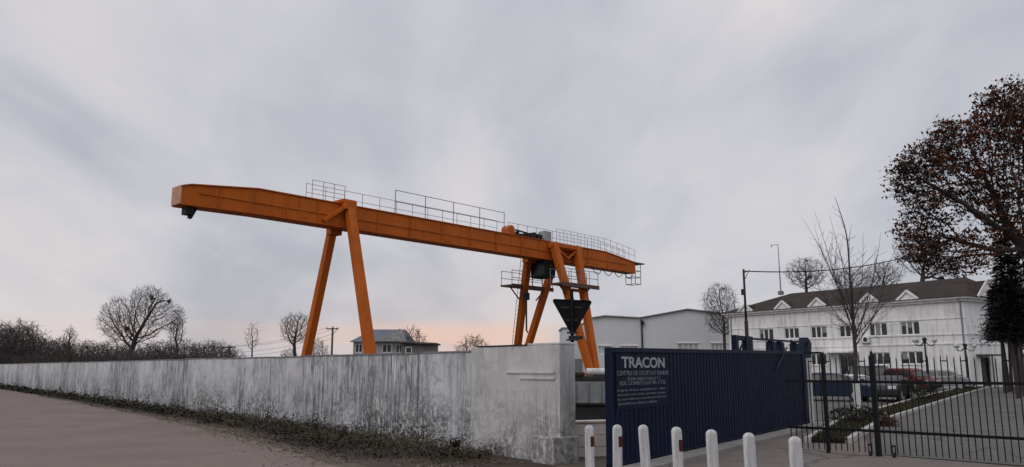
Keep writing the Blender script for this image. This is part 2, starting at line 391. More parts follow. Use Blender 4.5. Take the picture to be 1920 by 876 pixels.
# mass of weeds along the foot of the wall
def leaves(mb, rg, c, n, spread, size, zs, flat=.5):
    for _ in range(n):
        p = Vector(c) + Vector((rg.gauss(0, spread[0]), rg.gauss(0, spread[1]), abs(rg.gauss(0, zs))))
        a = Vector((rg.uniform(-1, 1), rg.uniform(-1, 1), rg.uniform(-flat, flat))).normalized()
        b = a.cross(Vector((rg.uniform(-.6, .6), rg.uniform(-.6, .6), 1)).normalized()).normalized()
        s = size * rg.uniform(.5, 1.3)
        mb.add([p - a * s, p + b * s * .55, p + a * s, p - b * s * .55], [(0, 1, 2, 3)])
mb = MB(); rg = random.Random(9)
def verge_w(s): # metres from the wall to the road edge at run s
    p = lin(WP, wd, s); best = 2.0
    for a, b in zip(edge, edge[1:]):
        # intersect p + wn*t with a-b
        d = b - a; den = wn.x * d.y - wn.y * d.x
        if abs(den) < 1e-6: continue
        t = ((a.x - p.x) * d.y - (a.y - p.y) * d.x) / den
        u = ((a.x - p.x) * wn.y - (a.y - p.y) * wn.x) / den
        if -.02 <= u <= 1.02: best = t
    return max(.5, min(best, 4))
s = -1.2
while s < 110:
    w_ = verge_w(s)
    tall = .5 + .5 * math.sin(s * 1.7) * math.sin(s * .63 + 1) + rg.uniform(-.2, .3)
    n = int(46 if s < 12 else 24)
    for k in range(3):
        c = lin(WP, wd, s) + wn * rg.uniform(.12, w_ * (.46 + .2 * tall + (.26 if s < 5 else 0)))
        leaves(mb, rg, (c.x, c.y, .02), int(n * rg.uniform(.6, 1.4)), (.24, .24), .036 + s * .0012, .045 + .13 * max(0, tall) ** 1.5 * (1 if s > .3 else .5))
    s += .16 + s * .004
mb.build('weeds', M['ivy'], kind='stuff', fix=False)
mb = MB()
for _ in range(5200):
    s = rg.uniform(-2.2, 30) if rg.random() < .6 else rg.uniform(-2.2, 8)
    c = lin(WP, wd, s) + wn * (verge_w(s) * rg.uniform(.3, 1.12) + rg.gauss(0, .12))
    leaves(mb, rg, (c.x, c.y, .012), 1, (.05, .05), .03, .008, .15)
mb.build('fallen_leaves', M['litter'], kind='stuff', fix=False)
mb = MB()
for _ in range(1500):
    s_ = rg.uniform(-1.0, 45) if rg.random() < .4 else rg.uniform(-1.0, 14)
    c = lin(WP, wd, s_) + wn * (verge_w(s_) * abs(rg.gauss(0.05, .28)) + .05); h = rg.uniform(.08, .34); dx, dy = rg.gauss(0, .12), rg.gauss(0, .12)
    m_ = Vector((c.x + dx * .5, c.y + dy * .5, h * .7)); mb.tube((c.x, c.y, 0), m_, .006, .005, 3, False); mb.tube(m_, (c.x + dx * 1.6, c.y + dy * 1.6, h * rg.uniform(.6, 1.1)), .005, .003, 3, False)
mb.build('dry_stalks', leafmat('dry_stalks', [(.10, .08, .055), (.16, .13, .09), (.06, .05, .035)]), kind='stuff', fix=False)
mb = MB()
for _ in range(1500):
    s_ = rg.uniform(-2.4, 34) if rg.random() < .5 else rg.uniform(-2.4, 9)
    c = lin(WP, wd, s_) + wn * (verge_w(s_) * rg.uniform(.55, 1.25) + abs(rg.gauss(0, .25))); r_ = rg.uniform(.008, .028) * rg.uniform(.6, 1.2); a = rg.uniform(0, 6.28)
    vs = [(c.x + r_ * math.cos(a + k * 1.257) * rg.uniform(.7, 1.2), c.y + r_ * math.sin(a + k * 1.257) * rg.uniform(.7, 1.2), 0) for k in range(5)] + [(c.x, c.y, r_ * rg.uniform(.7, 1.3))]
    mb.add(vs, [(k, (k + 1) % 5, 5) for k in range(5)])
mb.build('gravel', leafmat('loose_gravel', [(.12, .098, .086), (.18, .155, .14), (.08, .066, .058), (.25, .225, .21)]), kind='stuff', fix=False)
# grass of the strip
mb = MB()
for _ in range(9000):
    t = rg.random() ** 1.8; L = (sa[1] - sa[0]).length
    tot = [(sa[0], sb[0]), (sa[1], sb[1]), (sa[2], sb[2]), (sa[3], sb[3])]
    k = 0 if t < .15 else (1 if t < .45 else 2); lo, hi = ((0, .15), (.15, .45), (.45, 1))[k]; u = (t - lo) / (hi - lo)
    a = tot[k][0].lerp(tot[k + 1][0], u); b = tot[k][1].lerp(tot[k + 1][1], u)
    p = a.lerp(b, rg.uniform(.08, .92)); h = rg.uniform(.05, .16); an = rg.uniform(0, 6.28); ww = .03 + .0008 * p.y
    dx, dy = math.cos(an) * ww, math.sin(an) * ww
    mb.add([(p.x - dx, p.y - dy, .02), (p.x + dx, p.y + dy, .02), (p.x + rg.uniform(-.08, .08), p.y + rg.uniform(-.08, .08), .03 + h)], [(0, 1, 2)])
mb.build('grass', M['grass'], kind='stuff', fix=False)
# ------------------------------------------------------------------ the concrete walls
wrz = math.atan2(wd.y, wd.x)
def wall_run(mb, s0, s1, top, t0, t1, panel=2.05, seed=1, cop=None):   # local x along the wall, road side at +y? (see rotation)
    rg = random.Random(seed); s = s0
    while s < s1 - .01:
        e = min(s1, s + panel); j = rg.uniform(-.012, .012); z = top + rg.uniform(-.012, .012)
        mb.b2(s + .005, e - .005, t0 + j, t1 + j, -.1, z)
        if cop is not None: cop.b2(s + .004, e - .004, t0 + j - .015, t1 + j + .015, z + .002, z + .038)
        s = e
# local frame: x = wd (away), y = +90 deg from it. wd=(-.64,.77) -> y local = (-.77,-.64) = road side (wn)
wall = thing('boundary_wall', 'long weathered white concrete wall with dark run-off streaks beside the road', 'wall', (WP.x, WP.y, 0), wrz)
mb = MB(); cpm = MB(); wall_run(mb, 0.02, 150, 1.955, -.16, 0.0, cop=cpm)
cpm.build('coping', mk_ground('stained_coping', (.13, .13, .13), (.26, .26, .26), (.07, .07, .068), 1.5, .4), wall)
mb.build('wall_panels', M['old_wall'], wall, bevel=.008)
LE = 2.62          # length of the end section
endw = thing('end_wall', 'taller smooth white wall section ending the boundary wall beside the bollards', 'wall', (WP.x, WP.y, 0), wrz)
mb = MB(); mb.b2(-LE, 0, -.32, .07, -.1, 2.06); mb.build('wall_slab', M['end_wall'], endw, bevel=.015)
mb = MB(); mb.b2(-LE - .03, -LE + .55, -.36, .26, -.1, .46); mb.build('plinth', M['end_wall'], endw, bevel=.02)
mb = MB()
for z0, a, b in ((1.545, -LE + .12, -1.15), (1.44, -LE + .12, -1.55)):
    mb.b2(a, b, .071, .098, z0, z0 + .045)
mb.build('ledge', M['end_wall'], endw, bevel=.006)
cx0, cx1 = -1.75, -.22
mb = MB(); mb.b2(cx0, cx1, -.34, .085, 2.062, 2.085); mb.build('coping', M['dark_steel'], endw)
mb = MB(); mb.b2(-LE - .005, cx0 - .002, -.325, .072, 2.0601, 2.10); mb.build('coping_block', M['end_wall'], endw, bevel=.006)
# ------------------------------------------------------------------ road sign on the wall end
sp0 = D(1073, 640, 13.2)
sg = thing('road_sign', 'dark back of an upside-down triangular sign on a short post above the wall end', 'road sign', (sp0.x, sp0.y, 2.1))
mb = MB(); mb.tube((0, 0, -.02), (0, 0, .86), .03, n=12); mb.build('post', M['sign_back'], sg, smooth=False)
mb = MB(); mb.box((0, 0, .015), (.2, .16, .02)); mb.box((.06, 0, .055), (.24, .1, .06)); mb.build('base_clamp', M['dark_steel'], sg, bevel=.005)
mb = MB(); mb.b2(-.09, .09, -.045, -.03, .12, .15); mb.build('bracket', M['dark_steel'], sg)
tl = onplane(1037, 561, (sp0.x, sp0.y), (1, 0)); trr = onplane(1109, 564, (sp0.x, sp0.y), (1, 0)); tb = onplane(1074, 627, (sp0.x, sp0.y), (1, 0))
poly = [(tb[0] - .02, tb[1] - 2.1), (tb[0] + .02, tb[1] - 2.1), (trr[0], trr[1] - 2.1 - .03), (trr[0] - .015, trr[1] - 2.1), (tl[0] + .015, tl[1] - 2.1), (tl[0], tl[1] - 2.1 - .03)]
mb = MB(); mb.prism(poly, .035, .05, 'y'); 
cxm = sum(p[0] for p in poly) / 6; czm = sum(p[1] for p in poly) / 6
pl = mb.build('sign_plate', M['sign_back'], sg)
mb = MB()
for i in range(6):
    a = poly[i]; b = poly[(i + 1) % 6]
    mb.bar((a[0], .03, a[1]), (b[0], .03, b[1]), .03, .012, side=(0, 1, 0))
mb.build('rim', M['sign_back'], pl)
for hw_, z_ in ((.18, .55), (.1, .33)):
    mb = MB(); mb.b2(-hw_, hw_, .02, .034, z_, z_ + .035); mb.build('stiffener', M['dark_steel'], pl)
# ------------------------------------------------------------------ bollards
BL = [(1105, 797, 10.1, 0, 1), (1157, 796, 9.7, .012, 1), (1205, 796, 9.3, -.045, 0), (1267, 800, 8.8, -.02, 1), (1333, 805, 8.3, -.015, 0), (1403, 811, 7.8, -.01, 0), (1490, 818, 7.25, 0, 0)]
BLAB = ['white bollard with red reflector tight against the wall end', 'white bollard with red reflector in front of the gate left edge',
        'leaning plain white bollard between the two reflector bollards', 'white bollard with red reflector standing right of the leaning bollard',
        'plain white bollard next right of the last bollard with a reflector', 'plain white bollard second from the right end of the row', 'plain white bollard at the right end of the row, nearest the fence']
def mk_bpaint():
    t = NT('chalky_white_post_paint'); st = t.noise(1, 6, .7, 0, t.coord((14, 14, 1.4)))
    sc = t.ramp(t.noise(16, 8, .75, .5, t.coord((1, 1, .6))), 0, [(.57, (0, 0, 0)), (.63, (1, 1, 1))])
    t.color(t.mix(t.math('MULTIPLY', sc, .55), t.ramp(st, 0, [(.35, (.30, .305, .32)), (.5, (.48, .48, .49)), (.7, (.62, .62, .62))]), (.20, .19, .18))); t.set(Roughness=.8)
    t.bump(t.noise(40, 5, .7, 0, t.coord()), 0, .3, .01); return t.m
M['bollard'] = mk_bpaint()
for (px, py, Y, lean, red), lab in zip(BL, BLAB):
    p = D(px, py, Y); h = p.z; r = .058
    th = thing('bollard', lab, 'bollard', (p.x - math.sin(-lean) * h * 0, p.y, 0), 0, 'white bollards across the entrance')
    th.rotation_euler = (rng.uniform(-.012, .012), lean, rng.uniform(-.3, .3))
    th.location.x = p.x - math.sin(lean) * h
    mb = MB(); prof = [(r * 1.02, -.15), (r * 1.01, .3), (r, h - r * .9)] + [(r * math.cos(a), h - r * .9 + r * .9 * math.sin(a)) for a in (.25, .5, .75, 1.0, 1.25, 1.5)]
    mb.lathe(prof, n=20); mb.build('post', M['bollard'], th, smooth=True)
    if red:
        mb = MB(); n = 5; z1 = h - .135; z0 = z1 - .125; rr = r + .003; vs = []; a0 = -R(84) - th.rotation_euler.z; a1 = -R(14) - th.rotation_euler.z
        for k in range(n + 1):
            a = a0 + (a1 - a0) * k / n
            vs += [(rr * math.cos(a), rr * math.sin(a), z0), (rr * math.cos(a), rr * math.sin(a), z1)]
        mb.add(vs, [(2 * k, 2 * k + 2, 2 * k + 3, 2 * k + 1) for k in range(n)])
        mb.build('reflector', M['reflector'], th)
# ------------------------------------------------------------------ the blue sliding gate
grz = math.atan2(gd.y, gd.x)
gate = thing('sliding_gate', 'tall navy blue sheet metal sliding gate with white painted lettering', 'gate', (GP.x, GP.y, 0), grz)
GL, GT = 12.1, 1.96
GZ = lambda x: GT + .012 * x       # local x along the gate, camera side at -y
mb = MB(); n = 0; x = .06; vs = []
prof = []
while x < GL - .06:
    prof += [(x, 0), (x + .085, 0), (x + .105, .014), (x + .155, .014)]; x += .175
vs = []; 
for (a, b) in prof: vs += [(a, -.02 + b, .12), (a, -.02 + b, GZ(a) - .05)]
mb.add(vs, [(2 * i, 2 * i + 2, 2 * i + 3, 2 * i + 1) for i in range(len(prof) - 1)])
mb.build('corrugated_sheet', M['navy'], gate)
mb = MB(); mb.bar((0, .005, GZ(0) - .02), (GL, .005, GZ(GL) - .02), .09, .08); mb.b2(0, .07, -.045, .055, .06, GT - .061); mb.b2(GL - .07, GL, -.045, .055, .06, GZ(GL) - .065); mb.b2(0, GL, -.05, .06, .05, .13)
mb.build('gate_frame', M['navy2'], gate, bevel=.005)
for xx in (2.5, 5.1, 7.6, 10.0):
    mb = MB(); mb.b2(xx, xx + .05, .014, .05, .132, GT - .062); mb.build('stiffener', M['navy2'], gate)
def lettering(name, txt, x, z, wid, hgt, m, par, y=-.036, bold=.0, skew=0):
    cu = bpy.data.curves.new('t', 'FONT'); cu.body = txt; cu.size = 1; cu.extrude = .004; cu.offset = bold
    o = bpy.data.objects.new('t', cu); COL.objects.link(o)
    bpy.context.view_layer.update()
    me = bpy.data.meshes.new_from_object(o.evaluated_get(bpy.context.evaluated_depsgraph_get()))
    COL.objects.unlink(o); bpy.data.objects.remove(o)
    xs = [v.co.x for v in me.vertices]; ys = [v.co.y for v in me.vertices]
    sx = wid / (max(xs) - min(xs)); sy = hgt / (max(ys) - min(ys)); x0 = min(xs); y0 = min(ys)
    for v in me.vertices:
        a, b, c = v.co
        v.co = (x + (a - x0) * sx, y - c * .8, z + (b - y0) * sy)
    me.materials.clear(); me.materials.append(m)
    ob = bpy.data.objects.new(name, me); COL.objects.link(ob); ob.parent = par
    return ob
def gt(px, py): return onplane(px, py, GP, gd)
mb = MB(); a = gt(1151, 663)[0]; b = gt(1250, 663)[0]; z0 = gt(1151, 770)[1]
mb.b2(a, b, -.034, -.03, z0, GT - .07); mb.build('sign_panel', plain('sign_panel_navy', (.007, .0125, .028), .7, .3, 5, spec=.12), gate)
tx = [('TRACON', 1162, 1243, 690, 668.5, 'letters', .025), ('CENTRU DE SOCIETATI BUNURI', 1153, 1250, 704.5, 695.5, 'letters_dim', .012),
      ('ZONA INDUSTRIALA F.T.', 1172, 1236, 713.5, 707.5, 'letters_dim', .01), ('SOS. COMERTULUI NR. 4 TEL.', 1158, 1246, 723, 715.5, 'letters_dim', .01),
      ('program de lucru cu publicul luni - vineri', 1154, 1244, 736, 730, 'letters_dim', .008), ('accesul auto este permis numai', 1154, 1244, 744.5, 738.5, 'letters_dim', .008),
      ('cu aprobarea conducerii firmei', 1154, 1246, 753, 747, 'letters_dim', .008), ('circulati cu viteza redusa', 1156, 1228, 760.5, 755, 'letters_dim', .008)]
for t_, x0, x1, yb, yt, mm, bo in tx:
    a = gt(x0, yb); b = gt(x1, yb)[0]; c = gt(x0, yt)[1]
    lettering('lettering', t_, a[0], a[1], b - a[0], c - a[1], M[mm], gate, bold=bo)
# guide portal and posts at the gate's inner end
gg = thing('gate_portal', 'navy steel guide frame with braced posts rising behind the gate', 'gate frame', (GP.x, GP.y, 0), grz)
YP = .25; GPP = GP + Vector((-gd.y, gd.x)) * YP
def gp(px, py): return onplane(px, py, GPP, gd)
def gs(px): return gp(px, 690)[0]
s0, s1 = gs(1378), gs(1410); zt = gp(1393, 630)[1]
mb = MB(); yb = .19
mb.b2(s0, s0 + .2, yb, yb + .12, 0, zt); mb.b2(s1 - .4 * (s1 - s0), s1, yb, yb + .12, 0, zt); mb.b2(s0 + .201, s1 - .4 * (s1 - s0) - .001, yb + .02, yb + .10, zt - .12, zt - .002)
s3 = s1 - .4 * (s1 - s0); mb.bar((s0 + .21, yb + .06, GT), (s3 - .01, yb + .06, zt - .13), .04, .04)
mb.build('tower_post', M['navy2'], gg, bevel=.006)
ze = gp(1505, 640)[1]; e0, e1 = gs(1499), gs(1521)
mb = MB(); mb.bar((s1, yb + .06, zt - .05), (e1 - .1, yb + .06, ze - .02), .06, .05); mb.build('beam', M['navy2'], gg)
for px in (1448, 1464, 1492):
    sx = gs(px); z = zt + (ze - zt) * (sx - s1) / (e1 - s1) - .09
    mb = MB(); mb.bar((sx, yb + .06, z), (sx, yb + .06, GT - .3), .26, .2, .42, .2, side=(1, 0, 0))
    mb.bar((sx, yb + .03, z), (sx - .42, yb + .03, GT - .1), .06, .05); mb.bar((sx, yb + .09, z), (sx + .42, yb + .09, GT - .1), .06, .05); mb.tube((sx - .1, yb + .06, z - .05), (sx + .1, yb + .06, z - .05), .09, n=12)
    mb.build('trestle', M['navy2'], gg)
mb = MB(); mb.bar((e0 + .15, yb + .15, 0), (e1 - .15, yb + .15, ze + .05), .75, .34, .42, .28, side=(1, 0, 0)); mb.build('end_post', M['navy2'], gg, bevel=.006)
mb = MB(); xq = GL + .10; mb.b2(xq, xq + .13, -.2, -.1, 0, 1.93); mb.build('white_post', M['bollard'], gg, bevel=.006)
mb = MB(); mb.bar((gs(1432), -.06, gt(1432, 694)[1]), (gs(1456), -.06, gt(1456, 650)[1]), .03, .035); mb.build('lever', M['dark_steel'], gg)
# cable mast
GPM = GP + Vector((-gd.y, gd.x)) * .7; ms, mz = onplane(1394, 505, GPM, gd); m2 = lin(GPM, gd, ms)
mast = thing('cable_mast', 'thin grey mast with a short arm standing behind the navy gate portal', 'mast', (m2.x, m2.y, 0), grz)
mb = MB(); mb.tube((0, 0, 0), (0, 0, 2.9), .055, .05, 10); mb.tube((0, 0, 2.9), (0, 0, mz), .032, .03, 8); mb.build('pole', M['dark_steel'], mast, smooth=True)
mb = MB(); mb.tube((0, 0, mz - .1), (.2, -.1, mz - .02), .012, n=6); mb.tube((.02, 0, mz - .3), (.16, -.08, mz - .06), .01, n=6); mb.box((.01, .05, mz - .62), (.07, .08, .16)); mb.build('arm', M['dark_steel'], mast)
A = Vector((m2.x, m2.y, mz - .05)); B = D(1760, 462, 30.0)
pts = []
for k in range(25):
    t = k / 24; p = A.lerp(B, t); p.z -= .75 * 4 * t * (1 - t) * .45; pts.append(p)
mb = MB(); mb.path(pts, .016, 5); tag(mb.build('overhead_cable', M['black_iron']), 'black overhead cable slung from the thin mast up into the oak', 'cable')
# ------------------------------------------------------------------ things seen in the gap beside the gate
p = G(1120, 872)
lb = thing('block_wall', 'low beige block wall in the gap between wall end and gate', 'wall', (1.75, 15.3, 0), R(20))
mb = MB()
for r_ in range(3):
    for k in range(3): mb.b2(-1.2 + k * .8 + .004, -1.2 + (k + 1) * .8 - .004, -.1, .1, -.05 + r_ * .22 + .003, -.05 + (r_ + 1) * .22 - .003)
mb.build('blocks', plain('beige_block', (.80, .71, .65), .95, .12, 4, .5), lb, bevel=.01)
mb = MB(); mb.b2(-1.24, 1.24, -.115, .13, .613, .66); mb.build('cap', plain('beige_cap', (.6, .52, .47), .95), lb, bevel=.008)
cp = D(1150, 745, 24.0)
ct = thing('container', 'grey ribbed steel container standing behind the gap by the gate', 'container', (cp.x, 24, 0), R(-8))
mb = MB(); mb.b2(-2.8, 2.8, 0, 2.3, .60, 1.24); mb.build('body', plain('grey_container', (.16, .175, .19), .6, .3, 2), ct)
for k in range(15):
    mb = MB(); mb.b2(-2.75 + k * .39, -2.69 + k * .39, -.05, -.001, .62, 1.22); mb.build('rib', M['grey_steel'], ct)
mb = MB(); mb.b2(-2.85, 2.85, -.07, 2.35, .54, .598); mb.build('sill', M['dark_steel'], ct)
mb = MB(); mb.b2(-2.8, 2.8, .05, 1.9, 1.242, 1.40); mb.b2(-2.3, -.9, 0, 1.0, 1.402, 1.52); mb.build('tarpaulin', plain('dark_tarpaulin', (.02, .018, .017), .9, .4, 4, .8), ct, bevel=.03)
mb = MB()
mb.b2(-2.78, 2.78, .03, 2.2, 0, .538)
mb.build('skid', M['dark_steel'], ct)
pp = thing('pipe', 'short white pipe lying on top of the grey container', 'pipe', (cp.x - .35, 24.3, 1.402), R(-8))
mb = MB(); mb.tube((-.42, 0, .13), (1.6, 0, .13), .11, n=18, cap=False); mb.tube((-.42, 0, .13), (1.6, 0, .13), .09, n=18); mb.build('pipe_body', M['bollard'], pp)
mb = MB(); mb.b2(-.2, 1.4, -.14, .14, -.0, .022); mb.build('bearer', M['dark_steel'], pp)
# ------------------------------------------------------------------ iron fence gates
f0, f1, f2 = Vector((5.62, 16.18)), Vector((6.92, 15.08)), Vector((9.9, 12.3))
def iron_leaf(P, Q, label, wheels):
    d = (Q - P); L = d.length; th = thing('iron_gate', label, 'gate', (P.x, P.y, 0), math.atan2(d.y, d.x), 'black iron gate leaves')
    mb = MB(); mb.b2(0, L, -.025, .025, 1.36, 1.41); mb.build('rail', M['black_iron'], th)
    mb = MB(); mb.b2(0, L, -.025, .025, .445, .495); mb.build('rail', M['black_iron'], th)
    n = int(L / .108); rg = random.Random(int(L * 100))
    for k in range(n):
        x = .07 + k * .108; zt_ = (1.78, 1.84, 1.80)[k % 3] + rg.uniform(-.03, .03)
        mb = MB(); mb.b2(x - .008, x + .008, -.043, -.026, .07, zt_); mb.tube((x, -.035, zt_), (x, -.035, zt_ + .07), .012, .001, 5); mb.build('picket', M['black_iron'], th)
    for k in range(1, n - 1, 3):
        x = .07 + k * .108; mb = MB(); mb.b2(x, x + .108, -.043, -.03, 1.765, 1.785); mb.build('tie_bar', M['black_iron'], th)
    for x in wheels:
        x = x if x > 0 else L + x
        o = MB(); o.tube((x - .02, -.03, .05), (x + .02, -.03, .05), .05, n=14); wo = o.build('wheel', M['tyre'], th)
        o = MB(); o.b2(x - .035, x - .025, -.05, -.01, .05, .2); o.b2(x + .025, x + .035, -.05, -.01, .05, .2); o.b2(x - .035, x + .035, -.06, 0, .2, .23); o.build('fork', M['black_iron'], wo)
    return th
lf = iron_leaf(f0, f1 - (f1 - f0).normalized() * .04, 'shorter black iron gate leaf between the navy gate and the thick post', [-.1])
mb = MB(); xq = onplane(1543, 690, f0, (f1 - f0).normalized())[0]
mb.b2(xq - .03, xq + .03, -.03, .03, 0, 1.96); mb.bar((xq - .35, 0, 1.95), (xq - .031, 0, 1.95), .04, .04); mb.build('hanging_post', M['black_iron'], lf)
rf = iron_leaf(f1 + (f2 - f1).normalized() * .06, f2, 'long black iron gate leaf right of the thick post, facing the yard', [.22])
po = thing('gate_post', 'thick black iron post between the two iron gate leaves', 'post', (f1.x, f1.y, 0), math.atan2((f2 - f1).y, (f2 - f1).x))
mb = MB(); mb.b2(-.045, .045, -.045, .045, .0, 1.86); mb.build('post', M['black_iron'], po, bevel=.004)
mb = MB(); mb.lathe([(.05, 1.862), (.055, 1.88), (.02, 1.9), (.03, 1.93), (.004, 1.99)], n=10); mb.build('finial', M['black_iron'], po, smooth=True)
# ------------------------------------------------------------------ the gantry crane
cd = Vector((.683, .731)).normalized(); cn = Vector((cd.y, -cd.x))
cb0 = Vector((-.35, 49.6)) - cn * .5
cr = thing('gantry_crane', 'orange gantry crane on splayed legs spanning the yard behind the wall', 'crane', (cb0.x, cb0.y, 0), math.atan2(cd.y, cd.x))
O = M['orange']
ZB, ZT = 9.03, 10.225
side = [(-21.3, 9.74), (-20.9, 9.86), (-17.6, ZT), (10.8, ZT), (14.7, 9.78), (14.7, 9.0), (11.0, ZB - .02), (-17.5, ZB), (-21.3, 8.95)]
mb = MB(); mb.prism([(x, z) for x, z in side], -.5, .32, 'y'); mb.build('girder', O, cr, bevel=.02)
mb = MB()
for i in range(1, 5):
    a, b = side[i - 1], side[i]
    mb.bar((a[0], -.09, a[1] + .03), (b[0], -.09, b[1] + .03), .96, .05, side=(0, 1, 0))
for a, b in ((side[5], side[6]), (side[6], side[7]), (side[7], side[8])):
    mb.bar((a[0], -.09, a[1] - .03), (b[0], -.09, b[1] - .03), 1.0, .05, side=(0, 1, 0))
mb.build('flange', O, cr)
mb = MB()
for x in [-19.5, -16, -14.2] + [-10.4 + 2.35 * i for i in range(6)] + [8.6, 11]:
    zt_ = ZT - .02 if -17.6 < x < 10.8 else (10.0 if x < 0 else 10.1)
    mb.b2(x - .015, x + .015, -.55, -.501, ZB + .02, zt_)
mb.bar((-20.5, -.525, 9.55), (13.5, -.525, 9.55), .045, .05); mb.build('web_stiffener', O, cr)
for x in (-15.0, -5.2, 1.9, 9.4):
    mb = MB(); mb.b2(x - .28, x + .28, -.516, -.501, ZB + .12, ZT - .1)
    for k in range(5):
        for dx in (-.2, .2): mb.tube((x + dx, -.53, ZB + .25 + k * .22), (x + dx, -.516, ZB + .25 + k * .22), .03, n=6)
    mb.build('splice_plate', O, cr)
mb = MB(); mb.b2(-21.38, -21.305, -.54, .36, 8.93, 9.78); mb.build('end_plate', plain('faded_end_plate', (.42, .22, .14), .6), cr, bevel=.01)
mb = MB(); mb.b2(-20.95, -20.6, -.3, .2, 8.55, 8.92); mb.bar((-20.4, 0, 8.95), (-20.65, 0, 8.42), .24, .16); mb.build('buffer', M['dark_steel'], cr, bevel=.02)
# left legs (one each side)
def leg(a, b, w0, w1, name='leg'):
    mb = MB(); mb.bar(a, b, w0, w0 * .9, w1, w1 * .9, side=(1, 0, 0)); return mb.build(name, O, cr, bevel=.02)
XL = -12.4
leg((XL, -3.25, 1.2), (XL, -.70, 10.16), .48, .45); leg((XL - .1, 3.0, 1.2), (XL - .1, .55, 9.4), .43, .42)
mb = MB(); mb.b2(XL - .4, XL + .3, -.95, -.53, 10.1, 10.56); mb.bar((XL - 1.5, -.58, 9.35), (XL - .2, -.7, 10.3), .2, .2); mb.b2(XL - .45, XL + .35, -.8, .55, 10.5, 10.66); mb.build('head_bracket', O, cr, bevel=.015).location.z = -.17
mb = MB(); mb.b2(XL - .4, XL + .3, .33, .8, 8.9, 9.9); mb.build('head_bracket', O, cr, bevel=.015).location.z = -.17
# right legs (two each side meeting at the foot)
XR = 6.35
for (ax, bx) in ((XR - .7, 4.4), (XR - .15, 7.0)):
    leg((ax, -2.85, 1.35), (bx, -.74, 10.16), .46, .50)
for (ax, bx) in ((XR - .75, 3.35), (XR - .15, 6.2)):
    leg((ax, 4.0, 1.35), (bx, .6, 9.3), .43, .45)
mb = MB(); mb.b2(4.1, 7.4, -.98, -.56, 10.05, 10.35); mb.bar((4.7, -.85, 10.0), (5.8, -.9, 9.35), .13, .13); mb.bar((6.8, -.85, 10.0), (5.8, -.9, 9.35), .13, .13); mb.b2(4.1, 7.4, -.85, -.54, 9.95, 10.049); mb.build('head_bracket', O, cr, bevel=.015).location.z = -.17
mb = MB(); mb.b2(3.0, 6.6, .33, .85, 8.95, 9.6); mb.build('head_bracket', O, cr, bevel=.015).location.z = -.17
mb = MB(); mb.bar((4.95, -1.6, 6.9), (6.5, -1.6, 6.9), .2, .2); mb.build('leg_tie', O, cr)
# end carriages on the rails
for xc, y0, y1 in ((XL, -3.25, 3.0), (XR - .45, -2.85, 4.0)):
    for yy in (y0, y1):
        mb = MB(); mb.b2(xc - .45, xc + .45, yy - 1.3, yy + 1.3, .55, 1.35); bo = mb.build('bogie', O, cr, bevel=.03)
        for k in (-.8, .8):
            mb = MB(); mb.tube((xc - .12, yy + k, .42), (xc + .12, yy + k, .42), .38, n=18); mb.build('wheel', M['dark_steel'], bo)
# access platforms on the right legs
for (xa, xb, yy, zz) in ((2.6, 7.0, 2.0, 7.2), (3.6, 7.7, -1.6, 7.15)):
    mb = MB(); mb.b2(xa, xb, yy - .55, yy + .55, zz, zz + .12); mb.b2(xa, xb, yy - .58, yy - .551, zz - .12, zz + .16)
    mb.bar((xa + .4, yy, zz), (xa + 1.3, yy, zz - .8), .07, .07); mb.bar((xb - .4, yy, zz), (xb - 1.3, yy, zz - .8), .07, .07)
    pf = mb.build('platform', M['walkway'], cr)
    mb = MB()
    for ys in (yy - .5, yy + .5):
        for zr in (.6, 1.1): mb.tube((xa + .05, ys, zz + zr), (xb - .05, ys, zz + zr), .022, n=5)
        for k in range(5):
            x = xa + .05 + (xb - xa - .1) * k / 4; mb.tube((x, ys, zz + .1), (x, ys, zz + 1.1), .024, n=5)
    mb.build('railing', M['grey_steel'], pf)
# ladder by the rear leg
mb = MB(); la = Vector((5.0, 3.95, 1.4)); lb_ = Vector((2.75, .75, 9.0))
for dx in (0, .3): mb.tube(la + Vector((dx, 0, 0)), lb_ + Vector((dx, 0, 0)), .018, n=5)
for k in range(26):
    q_ = la.lerp(lb_, (k + .5) / 26); mb.tube(q_, q_ + Vector((.3, 0, 0)), .010, n=4)
mb.build('ladder', M['dark_steel'], cr)
# operator cab
c0 = 4.3
mb = MB(); mb.b2(c0 - .5, c0 + .5, -.55, .75, 7.75, 7.95); mb.b2(c0 - .5, c0 + .5, -.55, .75, 8.78, 8.95)
for xx in (c0 - .47, c0 + .47):
    for yy in (-.52, .72): mb.b2(xx - .05, xx + .05, yy - .05, yy + .05, 7.951, 8.779)
mb.b2(c0 + .1, c0 + .49, -.53, .7, 7.951, 8.5); cab = mb.build('cab', M['cab'], cr)
mb = MB(); mb.b2(c0 - .43, c0 + .08, -.5, .68, 7.952, 8.778); mb.build('window', plain('cab_glass', (.012, .024, .024), .2, .3, 1, spec=.25), cab)
mb = MB(); mb.b2(c0 - 1.1, c0 - .51, -.4, .5, 7.78, 7.84); mb.tube((c0 - 1.05, -.4, 7.84), (c0 - 1.05, -.4, 8.6), .025, n=5); mb.tube((c0 - 1.05, -.4, 8.6), (c0 - .51, -.4, 8.6), .025, n=5); mb.build('step', M['dark_steel'], cab)
mb = MB(); mb.b2(c0 - .5, c0 + .5, -.3, .3, 8.951, 9.0); mb.build('hanger', M['dark_steel'], cab)
